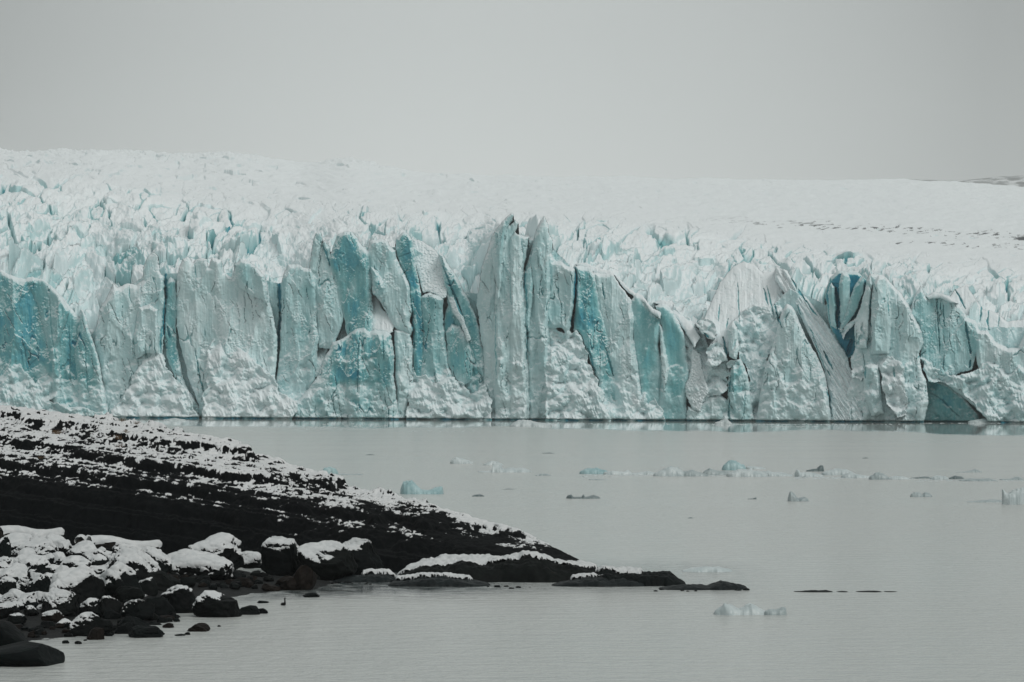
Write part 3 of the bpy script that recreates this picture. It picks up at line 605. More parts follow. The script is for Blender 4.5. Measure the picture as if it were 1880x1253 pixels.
    for k, (nm, d, lean, side, blue, sty, rad, poly) in enumerate(ICE):
        P = np.array(poly, float)
        x0, x1 = P[:, 0].min() - 12, P[:, 0].max() + 12; y0, y1 = P[:, 1].min() - 12, P[:, 1].max() + 12
        c0, c1 = np.searchsorted(cols, [x0, x1]); r0, r1_ = np.searchsorted(rows, [y0, y1])
        if c1 <= c0 or r1_ <= r0: continue
        s = np.s_[r0:r1_, c0:c1]
        x, y = wx[s], wy[s]
        if sty == 'rub':
            x = x + 9 * fbm(PX[s] / 26, PY[s] / 22, 97, 3); y = y + 8 * fbm(PX[s] / 24, PY[s] / 20, 98, 3)
        mk = poly_mask(poly, x, y)
        e = np.full(x.shape, 99.0)
        for i in range(len(poly)):
            a, b_ = poly[i], poly[(i + 1) % len(poly)]
            if a[1] > 780 and b_[1] > 780: continue
            e = np.minimum(e, seg_dist(x, y, a, b_)[0])
        anchor = min(P[:, 1].max(), 772.0)
        if nm == 'rubble_mound': d = min(d + 6, 1.5 - lean * (anchor - P[:, 1].min()) * .17)
        xc = P[:, 0].mean()
        if nm not in ('crevasse', 'ice_cave', 'snow_slope', 'rubble_mound'): d = d * .62
        bev = np.clip(e / rad, 0, 1)
        rel = RELIEF[sty][s]
        bb = blue + BLUE[sty][s] + (.10 if sty in ('ice', 'layer') else .03)
        if sty in ('ice', 'layer', 'smooth') and anchor > 760:
            ft = foot[s] * (.55 if sty != 'smooth' else .25)
            rel = rel * (1 - ft) + ft * (RELIEF['rub'][s] - 2.5)
            bb = bb * (1 - ft) + ft * (.12 + BLUE['rub'][s])
        dk = d + lean * (anchor - PY[s]) * .17 + side * (xc - PX[s]) * .17 + rad * .17 * (.8 if sty != 'rub' else .12) * (1 - np.sqrt(1 - (1 - bev) ** 2)) + rel * (.45 + .55 * np.clip(e / 6, 0, 1))
        rim = np.exp(-e / 2.2) * (.9 if sty in ('ice', 'smooth', 'layer') else 0)
        bb = bb * (1 - .55 * rim)
        win = mk & (dk < D[s])
        D[s] = np.where(win, dk, D[s]); B[s] = np.where(win, bb, B[s]); ID[s] = np.where(win, k, ID[s])
    def blur(a, r_):
        for ax_ in (0, 1):
            for _ in range(2):
                c_ = np.cumsum(np.concatenate([np.repeat(np.take(a, [0], ax_), r_ + 1, ax_), a, np.repeat(np.take(a, [-1], ax_), r_, ax_)], ax_), ax_)
                n_ = a.shape[ax_]
                a = (np.take(c_, np.arange(2 * r_ + 1, 2 * r_ + 1 + n_), ax_) - np.take(c_, np.arange(n_), ax_)) / (2 * r_ + 1)
        return a
    # clear and frosted ice grade into each other
    wgt = blur((ID >= 0).astype(float), 7) + 1e-6
    deep = np.isin(ID, [i for i, c in enumerate(ICE) if c[0] in ('crevasse', 'ice_cave')])
    B = np.where(ID >= 0, np.where(deep, 1.0, .45) * B + np.where(deep, 0.0, .55) * blur(np.where(ID >= 0, B, 0), 7) / wgt, B)
    B = np.where(B > .40, .40 + (B - .40) * .98, B)
    # hairline vertical fractures running down the clean faces
    hair = np.abs(perlin(swx / 19 + .3 * perlin(PX / 9, PY / 22, 33), swy / 210, 34)); hair2 = np.abs(perlin((swx - .3 * swy) / 26, (swy + .1 * swx) / 120, 35))
    icy = np.isin(ID, [i for i, c in enumerate(ICE) if c[5] in ('ice', 'layer')])
    hm = icy * np.maximum(sstep(.035, .012, hair) * sstep(-.05, .3, fbm(PX / 40, PY / 60, 36, 2)), sstep(.03, .01, hair2) * sstep(.05, .35, fbm(PX / 45, PY / 50, 37, 2)))
    D = D + 1.1 * hm; B = np.clip(B + .30 * hm, 0, 1)
    Dq = np.where(np.isfinite(D), D, 60)
    ledge = np.zeros(D.shape); ledge[1:-1] = (Dq[:-2] - Dq[2:]) / (2 * .17)
    ledge = np.clip(ledge, -3, 3)
    dust = sstep(.25, 1.1, ledge + .5 * fine + .4 * frost)
    B = B * (1 - .72 * dust)
    for (w, dep, pts) in CRACKS:
        P = np.array(pts, float)
        c0, c1 = np.searchsorted(cols, [P[:, 0].min() - 14, P[:, 0].max() + 14]); r0, r1_ = np.searchsorted(rows, [P[:, 1].min() - 14, P[:, 1].max() + 14])
        s = np.s_[r0:r1_, c0:c1]
        x = wx[s] + 1.2 * fine[s]; y = PY[s]
        dist = np.full(x.shape, 99.0)
        tot = len(pts) - 1
        for i in range(tot):
            dd, tt = seg_dist(x, y, pts[i], pts[i + 1])
            u = (i + tt) / tot
            ww = w * (.25 + .75 * np.sin(np.pi * np.clip(u * .86 + .07, 0, 1))) * (.85 + .5 * perlin(y / 9, y * 0 + P[0, 0], 5))
            dist = np.minimum(dist, dd / np.maximum(ww, .3))
        g = sstep(1.25, .35, dist)
        D[s] = D[s] + dep * .13 * g
        B[s] = np.maximum(B[s], g * min(1.0, .70 + dep * .017))
    # wave-cut notch, wet and dark, right at the waterline
    notch = sstep(4.0, 1.5, wl - PY + 1.6 * fbm(PX / 25, PY * 0, 95, 3)) * (ID >= 0)
    B = np.clip(B, 0, 1)
    B = np.maximum(B, notch * .97 * sstep(-.15, .25, fbm(PX / 45, PY * 0 + 2, 96, 3) + .18))
    D = D + notch * 2.0
    ok = np.isfinite(D)
    Y = front_y(PX) + np.where(ok, D, 60)
    X = (PX - 940) / F * Y
    Z = CZ + (HY - PY) / F * Y
    V = np.stack([X, Y, Z], -1).reshape(-1, 3)
    fa = grid_faces(*PX.shape)
    okf = ok.ravel()[fa].all(1)
    fa = fa[okf]
    # a face belongs to whichever of its corners stands nearest
    near = np.argmin(D.ravel()[fa], 1)
    fid = ID.ravel()[fa[np.arange(len(fa)), near]]
    # tops run back into the glacier
    nr, nc = PX.shape
    first = np.where(ok.any(0), ok.argmax(0), -1)
    base = len(V)
    ci = np.arange(nc)[first >= 0]; ri = first[first >= 0]
    tv = ri * nc + ci
    back = []
    for k, (dy, dz) in enumerate([(1.5, -.1), (8, -1.5), (45, -6)]):
        q = V[tv].copy(); q[:, 1] += dy; q[:, 2] += dz; q[:, 0] = (PX.ravel()[tv] - 940) / F * q[:, 1]
        back.append(q)
    V = np.concatenate([V] + back)
    Ball = np.concatenate([B.ravel()] + [np.full(len(tv), .03)] * 3)
    m_ = len(tv)
    layers = [tv, base + np.arange(m_), base + m_ + np.arange(m_), base + 2 * m_ + np.arange(m_)]
    ex, eid = [], []
    adj = np.where(np.diff(ci) == 1)[0]
    for a_, b_ in zip(layers[:-1], layers[1:]):
        ex.append(np.stack([a_[adj], a_[adj + 1], b_[adj + 1], b_[adj]], 1)); eid.append(ID.ravel()[tv[adj]])
    fa = np.concatenate([fa] + ex); fid = np.concatenate([fid] + eid)
    # outward = towards the camera
    fa = fa.astype(np.int32)
    for k in range(len(ICE) + 1):
        sel = np.where(fid == k)[0]
        if len(sel) < 25: continue
        v, f_, at = sub_mesh(V, fa, sel, {'blue': Ball})
        nm = ICE[k][0] if k < len(ICE) else 'ice_wall'
        o = mesh_obj(nm, v, f_, MAT_ICE, GL, at)
build_front()

# ------------------------------------------------------------------ the icefall and snowfield behind the front
HORIZON = [(-60,276),(0,278),(60,279),(200,276),(330,284),(430,280),(480,288),(560,300),(640,290),(700,304),(760,316),(900,322),(1100,325),(1250,328),(1400,330),(1700,330),(1880,342),(1945,346)]
START = [(-60,470),(0,480),(60,512),(110,545),(170,575),(200,560),(260,525),(330,505),(430,505),(510,520),(570,500),(610,470),(700,460),(750,458),(800,490),(850,545),(880,520),(910,470),(1000,460),(1060,500),(1130,515),(1180,545),(1250,590),(1300,640),(1350,610),(1420,570),(1450,530),(1520,560),(1570,545),(1600,525),(1650,560),(1690,545),(1760,575),(1800,600),(1945,600)]
BREAK = [(-60,322),(100,322),(200,335),(350,368),(500,383),(650,385),(800,392),(1000,400),(1150,410),(1300,430),(1450,455),(1600,470),(1750,485),(1945,500)]

def build_field():
    cols = np.arange(-58, 1942, 1.25)
    q = np.concatenate([np.linspace(0, .20, 560), .20 + (np.geomspace(1, 60, 300) - 1) / 59 * 10.8])
    Q, PX = np.meshgrid(q, cols, indexing='ij')
    Yf = front_y(PX) + 18
    Y = Yf * (1 + Q)
    def smooth_line(pts, sg):
        xs = np.arange(-400, 2300.0); ys = interp(pts, xs); k = np.exp(-.5 * (np.arange(-3 * sg, 3 * sg + 1) / sg) ** 2); k /= k.sum()
        return np.interp(PX, xs, np.convolve(ys, k, mode='same'))
    st, br, hz = smooth_line(START, 8), smooth_line(BREAK, 40), smooth_line(HORIZON, 16)
    u = np.clip(Q / .17, 0, None)
    near = np.clip(1 - (1 - np.clip(u, 0, 1)) ** 1.25, 0, 1)
    far = (1 - (1 + np.clip(Q - .15, 0, None)) ** -.9) / (1 - 11.85 ** -.9)
    pb = st + (br - st) * near + (hz - br) * np.clip(far, 0, 1)
    # how broken the surface is (0 = smooth snow), by how far up the picture slope it lies
    up = (pb - br) / (st - br + 1e-6)
    A = sstep(-.22, .25, up + .16 * fbm(PX / 70, pb / 30, 3, 3))
    A = A * (.62 + .38 * sstep(0, 1, up))
    qx = PX + 22 * fbm(PX / 70, pb / 34, 5, 3); qy = pb + 13 * fbm(PX / 60, pb / 28, 6, 3)
    qx = qx + .55 * qy                                   # shear: blocks slope away to the right
    def blocks(sx_, sy_, seed):
        f1, f2, cx, cy, ix, iy = worley(qx / sx_, qy / sy_, seed)
        h = rnd(ix, iy, seed + 1); gx = rnd(ix, iy, seed + 2) - .5; gy = rnd(ix, iy, seed + 3)
        tilt = gx * 1.5 * (qx / sx_ - cx) + (.5 + .7 * gy) * (cy - qy / sy_)
        return f1, f2, h, tilt, rnd(ix, iy, seed + 4), ix * 100003 + iy
    b1 = blocks(80, 34, 101); b2 = blocks(31, 14, 111); b3 = blocks(11, 6, 121)
    dz = (13 * (b1[2] - .35) + 9 * b1[3] - 9 * b1[0]) + (6.5 * (b2[2] - .4) + 5 * b2[3]) + 3.0 * (b3[2] - .5) + 2.4 * b3[3] + 1.6 * fbm(PX / 5, pb / 3, 24, 2)
    spike = np.clip(b2[2] - .72, 0, 1) * 60 * np.clip(.75 - b2[0], 0, 1)
    dz = dz + spike
    crev = sstep(.11, .02, b1[1] - b1[0]) * (b1[4] > .45) + .8 * sstep(.10, .02, b2[1] - b2[0]) * (b2[4] > .82)
    dz = dz - 15 * np.clip(crev, 0, 1)
    size = .55 + .45 * sstep(-.1, 1, up)
    far_amt = 1 - sstep(0, .4, A)
    soft = fbm(PX / 90, pb / 7, 7, 4)
    rip = fbm(PX / 26, pb / 4.0, 8, 3)
    lump_m = sstep(.05, .5, fbm(PX / 60, pb / 9, 21, 3) + .25 * sstep(700, 400, PX))
    l1, l2, lcx, lcy, lix, liy = worley(qx / 26, pb / 5.5, 131)
    bump_far = (rnd(lix, liy, 132) * 7 - 5 * l1 + (rnd(lix, liy, 133) - .4) * 6 * (pb / 5.5 - lcy)) * lump_m
    crag = 9 * np.clip(fbm(PX / 16, Q * 1.5, 22, 4), 0, 1) * sstep(560, 610, PX) * sstep(760, 690, PX) + 7 * np.clip(fbm(PX / 9, Q * 1.5, 23, 3), 0, 1) * sstep(520, 440, PX)
    z_px = 2.7 * A * dz * size + far_amt * (5.5 * soft + 2.2 * rip + bump_far * (1 - .7 * sstep(850, 1250, PX)) + crag * sstep(2, 8.0, Q))
    # a hump on the skyline and a few far crevasses
    slit = fbm(PX / 34, (pb - .10 * PX) / 2.6, 9, 3)
    slm = sstep(.36, .50, slit) * far_amt * sstep(-.12, .3, fbm(PX / 110, pb / 22, 12, 2)) * .8
    z_px = z_px - 2.2 * slm
    dirt_zone = sstep(1180, 1560, PX) * sstep(390, 412, pb) * sstep(492, 455, pb)
    dl = fbm(PX / 20, (pb + .10 * (PX - 1500)) / 2.0, 15, 3)
    band = np.exp(-((pb - 414 - .055 * (PX - 1500) - 7 * fbm(PX / 90, PX * 0, 19, 2)) / 9) ** 2) + .8 * np.exp(-((pb - 446 - .05 * (PX - 1700)) / 7) ** 2) * sstep(1560, 1700, PX)
    dirt = sstep(.52, .60, dl * .8 + .42 * band + .22 * fbm(PX / 70, pb / 12, 16, 2)) * dirt_zone * far_amt
    dirt = np.maximum(dirt, sstep(1.0, .6, np.hypot((PX - 1885) / 28, (pb - 437) / 7) + .5 * fbm(PX / 9, pb / 3, 17, 2)))
    Z = CZ + (HY - pb) / F * Y + z_px * Y / F
    edge = sstep(0, .012, Q)
    Z = Z - (1 - edge) * 3
    Z[0] -= 16
    Z[-1] -= 40
    X = (PX - 940) / F * Y
    n = grid_normals(X, Y, Z); nz = np.abs(n[..., 2])
    steep = sstep(.80, .42, nz)
    blue = steep * (.17 + .34 * b1[4] * b2[4] + .20 * sstep(.45, 1, b2[4])) * sstep(.05, .5, A) + .05 * b2[4] * A
    blue = np.maximum(blue, .97 * np.clip(crev, 0, 1) * sstep(.15, .6, A) * (.62 + .38 * b1[4]))
    blue = np.maximum(blue, .30 * slm)
    blue = np.maximum(blue, steep * far_amt * lump_m * .26)
    blue = np.clip(blue + .06 * fbm(PX / 12, pb / 8, 18, 3) * A, 0, 1)
    V = np.stack([X, Y, Z], -1).reshape(-1, 3)
    fa = grid_faces(*X.shape)[:, ::-1]
    at = {'blue': blue.ravel(), 'grit': dirt.ravel()}
    smooth_f = (A.ravel()[fa].mean(1) < .12)
    cid = b1[5].ravel()[fa[:, 0]]
    vis_w = (u.ravel()[fa[:, 0]] < 1.0)
    sel = ~smooth_f & vis_w
    ids, cnt = np.unique(cid[sel], return_counts=True)
    best = ids[np.argsort(-cnt)][:100]
    used = np.zeros(len(fa), bool)
    for c in best:
        s_ = sel & (cid == c)
        used |= s_
        v, f_, a_ = sub_mesh(V, fa, np.where(s_)[0], at)
        mesh_obj('serac', v, f_, MAT_ICE, GL, a_)
    s_ = ~used & ~smooth_f
    v, f_, a_ = sub_mesh(V, fa, np.where(s_)[0], at)
    tag(mesh_obj('serac_field', v, f_, MAT_ICE, GL, a_), kind='stuff')
    v, f_, a_ = sub_mesh(V, fa, np.where(smooth_f & ~used)[0], at)
    mesh_obj('snowfield', v, f_, MAT_ICE, GL, a_)
build_field()
# ------------------------------------------------------------------ the rocky headland on the left
SIL = [(-90,748),(0,752),(80,757),(130,767),(240,773),(300,783),(350,800),(430,818),(480,833),(560,862),(620,882),(700,905),(760,921),(830,944),(880,959),(940,974),(985,988),(1020,1006),(1060,1027),(1098,1047),(1130,1060),(1160,1068)]
YTOP = [(-90,242),(0,238),(240,229),(500,214),(900,190),(1098,176),(1160,172)]
YFOOT = [(-90,180),(0,181),(300,180),(500,176),(640,172),(900,170),(1160,168)]
ZFOOT = [(-90,1.9),(0,1.7),(200,1.3),(400,.8),(560,.2),(640,-.2),(1160,-.3)]

def build_headland():
    cols = np.arange(-88, 1158, 1.0)
    r = np.concatenate([np.linspace(-.06, 0, 8)[:-1], np.linspace(0, 1, 400) ** 1.5, 1 + np.linspace(.01, .6, 40)])
    R, PX = np.meshgrid(r, cols, indexing='ij')
    yt, yf, zf = interp(YTOP, PX), interp(YFOOT, PX), interp(ZFOOT, PX)
    sil = interp(SIL, PX) + 2.0 * fbm(PX / 30, PX * 0, 200, 3)
    zt = CZ + (HY - sil) / F * yt
    Y = yf + (yt - yf) * R
    X = (PX - 940) / F * Y
    Rc = np.clip(R, 0, 1)
    prof = .60 * (1 - (1 - Rc) ** 6) + .40 * Rc ** 1.15
    prof = np.where(R < 0, R * 8, prof)
    Z0 = zf + (zt - zf) * prof
    over = np.clip(R - 1, 0, None)
    Z0 = Z0 - over * (zt + 1.5) * 1.9
    hgt = np.clip((zt - zf) / 3.0, .05, 1)
    # bedded rock: steps and ledges dipping gently to the right, broken by gullies
    dip = .125
    lump = 1.1 * fbm(X / 3.6, Y / 9, 201, 4) + .35 * fbm(X / 1.2, Y / 3, 202, 3)
    gully = fbm(X / 2.6, Y / 20, 203, 3)
    t_ = Z0 + dip * X + (.55 * lump + .22 * gully) * hgt
    def stairs(v, hs, sharp):
        k = np.floor(v / hs); f_ = v / hs - k
        return hs * (k + sstep(.5 - sharp, .5 + sharp, f_))
    s1_ = stairs(t_, .95, .22); s2_ = stairs(t_ + .15, .34, .24)
    zz = .52 * s1_ + .48 * s2_ - dip * X
    w = hgt * sstep(-.03, .04, R) * sstep(1.5, 1.0, R)
    Z = Z0 * (1 - w) + zz * w
    knob = fbm(X / .55, Y / 1.4, 204, 3)
    Z = Z + .14 * knob * hgt + .30 * np.clip(fbm(X / 1.1, Y / 2.6, 205, 3) - .1, 0, 1) * hgt
    n = grid_normals(X, Y, Z); nz = np.abs(n[..., 2])
    elev = np.clip((Z - .2) / 7.0, 0, 1)
    up = Rc
    patch = fbm(X / 3.0, Y / 7, 206, 4); small = fbm(X / .7, Y / 1.6, 207, 3)
    row = HY + (CZ - Z0) / Y * F
    rf = HY + (CZ - zf) / yf * F
    g = np.clip((rf - row) / np.maximum(rf - sil, 4), 0, 1)
    g = np.where(R > 1, 1, g)
    raw = 2.7 * (nz - .75) + .34 * patch + .22 * small - .40 * np.clip(knob, 0, 1)
    mu = raw.mean(1, keepdims=True); sd_ = raw.std(1, keepdims=True)
    kk = np.ones(25) / 25
    mu = np.convolve(np.pad(mu[:, 0], 12, mode='edge'), kk, 'valid')[:, None]; sd_ = np.convolve(np.pad(sd_[:, 0], 12, mode='edge'), kk, 'valid')[:, None]
    cov = interp([(0, 0), (.26, .012), (.38, .10), (.50, .26), (.62, .42), (.75, .52), (.86, .64), (.95, .78), (1, .86)], g)
    fade = interp([(-90, 1), (420, 1), (560, .72), (700, .45), (900, .25), (1020, .16), (1160, .3)], PX)
    cov = cov * (fade + (1 - fade) * .75 * sstep(.84, .97, g) * sstep(1050, 850, PX))
    zthr = interp([(0, 4.), (.005, 2.6), (.02, 2.05), (.05, 1.64), (.1, 1.28), (.2, .84), (.35, .385), (.5, 0), (.65, -.385), (.8, -.84), (.95, -1.64), (1, -2.5)], cov)
    snow = .5 + .42 * ((raw - mu) / sd_ - zthr)
    snow = np.where(Z < .25, 0, snow)
    thick = .10 * sstep(.45, .65, snow)
    Z = Z + thick
    V = np.stack([X, Y, Z], -1).reshape(-1, 3)
    o = mesh_obj('headland', V, grid_faces(*X.shape)[:, ::-1], MAT_HEAD, attrs={'snow': np.clip(snow, 0, 1).ravel()})
    tag(o, kind='structure')
build_headland()

# ------------------------------------------------------------------ the stony shore in front of it
YW = [(-120,112),(-40,118),(0,124),(130,127.5),(200,128.5),(240,130),(300,136),(345,145),(440,153),(520,156.5),(580,158),(640,166),(700,172)]
def shore_z(px, Y):
    yw = interp(YW, px)
    return np.clip(.0365 * (Y - yw), -1.2, 2.4)

def ground_at(px, py):
    """where the sight line through a photograph point meets the shore or the water"""
    Y = np.linspace(105, 190, 3400)
    z = np.maximum(shore_z(np.full_like(Y, px), Y), 0)
    row = HY + F * (CZ - z) / Y
    i = int(np.argmin(np.abs(row - py)))
    return (px - 940) / F * Y[i], Y[i], float(z[i])

def build_shore():
    cols = np.arange(-100, 700, 2.0); rows = np.linspace(106, 186, 420)
    Y, PX = np.meshgrid(rows, cols, indexing='ij')
    X = (PX - 940) / F * Y
    Z = shore_z(PX, Y)
    dry = sstep(.05, .5, Z)
    BACK = [(-100,994),(0,996),(112,994),(160,1010),(290,1016),(330,1034),(440,1050),(700,1078)]
    yb = np.array([ground_at(float(c), float(interp(BACK, c)))[1] for c in cols])[None, :]
    Z = Z + (.05 + .10 * dry) * fbm(X / .8, Y / 1.6, 300, 4) + .16 * dry * fbm(X / 2.2, Y / 4, 301, 3)
    Z = Z - 2.5 * sstep(0, 1.2, Y - yb)
    snow = .10 + .80 * sstep(.30, .90, Z + .25 * fbm(X / 1.5, Y / 3, 302, 3)) * sstep(420, 300, PX)
    V = np.stack([X, Y, Z], -1).reshape(-1, 3)
    o = mesh_obj('shore', V, grid_faces(*X.shape)[:, ::-1], MAT_SHORE, attrs={'snow': snow.ravel()})
    tag(o, kind='structure')
build_shore()

# ------------------------------------------------------------------ boulders with snow caps
def ico(sub):
    bm = bmesh.new(); bmesh.ops.create_icosphere(bm, subdivisions=sub, radius=1)
    bm.verts.ensure_lookup_table()
    v = np.array([q.co[:] for q in bm.verts]); f_ = np.array([[q.index for q in p.verts] for p in bm.faces]); bm.free()
    return v, f_
ICO = {k: ico(k) for k in (3, 4, 5, 6)}

def vnormals(v, f_):
    n = np.zeros_like(v)
    fn = np.cross(v[f_[:, 1]] - v[f_[:, 0]], v[f_[:, 2]] - v[f_[:, 0]])
    for i in range(3): np.add.at(n, f_[:, i], fn)
    return n / (np.linalg.norm(n, axis=1, keepdims=True) + 1e-12)

def boulder_shape(seed, size, sub=4, skew=0., angular=.5, rough=.06, flat=0.):
    """rounded, faceted stone; size = full width, depth, height"""
    rs = np.random.RandomState(seed)
    v, f_ = ICO[sub]
    p = v.copy()
    for k in range(int(6 + 12 * angular)):
        n = rs.normal(size=3); n[2] = abs(n[2]) * (1.0 if k % 3 else .3); n /= np.linalg.norm(n)
        o = rs.uniform(.50, .88)
        d = p @ n
        ex = np.clip(d - o, 0, None)
        p -= np.outer(ex * (.72 + .28 * angular), n)
    p *= (1 + rough * 1.8 * fbm3(v * 1.4 + seed * 3.1, seed, 3) + rough * .95 * fbm3(v * 4 + seed, seed + 5, 3))[:, None]
    lo, hi = p.min(0), p.max(0)
    p = (p - (lo + hi) / 2) / ((hi - lo) / 2)
    p[:, 0] += skew * (p[:, 2] + 1) * .5
    p[:, 0] = (p[:, 0] - (p[:, 0].min() + p[:, 0].max()) / 2) / ((p[:, 0].max() - p[:, 0].min()) / 2)
    if flat: p[:, 2] = np.where(p[:, 2] > 0, p[:, 2] / (1 + flat * p[:, 2] ** 2) * (1 + flat), p[:, 2])
    return p * np.array(size) / 2, f_

def snow_cap(p, f_, seed, cover, thick, side=0.):
    """snow lying on the upward faces of p; cover 0..1, side shifts the patch left (-) or right (+)"""
    n = vnormals(p, f_)
    u = p / (np.abs(p).max(0) + 1e-9)
    m = n[:, 2] + .55 * u[:, 2] - side * -.9 * u[:, 0] + .30 * fbm3(u * 1.7 + seed, seed, 3) + .10 * fbm3(u * 9 + seed, seed + 3, 3) - .35 * np.clip(-n[:, 1] * -1, 0, 1) * 0
    thr = 1.60 - 1.55 * cover
    a = m - thr
    if (a > 0).sum() < 8: return None, None
    off = thick * np.sqrt(np.clip(a / .45, 0, 1))
    lump = 1 + .35 * fbm3(u * 3.1 + 9 + seed, seed + 8, 2)
    q = p + n * (off * lump)[:, None] * np.array([.6, .6, 1.0]) - n * .01 * (a <= 0)[:, None]
    sel = (a[f_] > -.03).all(1)
    return q, f_[sel]

def compact(v, f_):
    u, inv = np.unique(f_, return_inverse=True)
    return v[u], inv.reshape(f_.shape)

def boulder(px, py, w, h, label, cap=.5, seed=0, mat=None, skew=0., angular=.5, deep=None, side=0., group='boulders along the shore',
            name='boulder', thick=None, cat='boulder', sub=None, sink=.22, rough=.10, lift=0.):
    X, Y, z = ground_at(px, py)
    s = Y / F
    if cap > 0 and px < 300 and py < 1112: cap = min(cap + .10, 1.0)
    angular = min(angular + .22, 1.0)
    wm, hm = w * s, h * s
    dm = (deep or 1.0) * wm * .9
    sub = sub or (6 if w > 60 else 5 if w > 22 else 4 if w > 9 else 3)
    full = hm / (1 - sink)
    p, f_ = boulder_shape(seed or int(px * 7 + py), (wm, dm, full), sub, skew, angular, rough)
    base = Vector((X, Y + dm * .35, z + lift))
    p = p + np.array([base.x, base.y, z + lift + full * (.5 - sink)])
    q = None
    if cap > 0:
        q, ff = snow_cap(p - p.mean(0), f_, seed or int(px), cap, thick or min(.03 + .045 * wm, .17), side)
    if q is None:
        return tag(mesh_obj(name, p, f_, mat or MAT_ROCK, loc=base), label, cat, group)
    o = tag(empty(name, base), label, cat, group)
    mesh_obj('stone', p, f_, mat or MAT_ROCK, o, loc=base)
    q, ff = compact(q + p.mean(0), ff)
    mesh_obj('snow_cap', q, ff, MAT_SNOW, o, loc=base)
    return o

B_, R_ = MAT_BROWN, MAT_ROCK
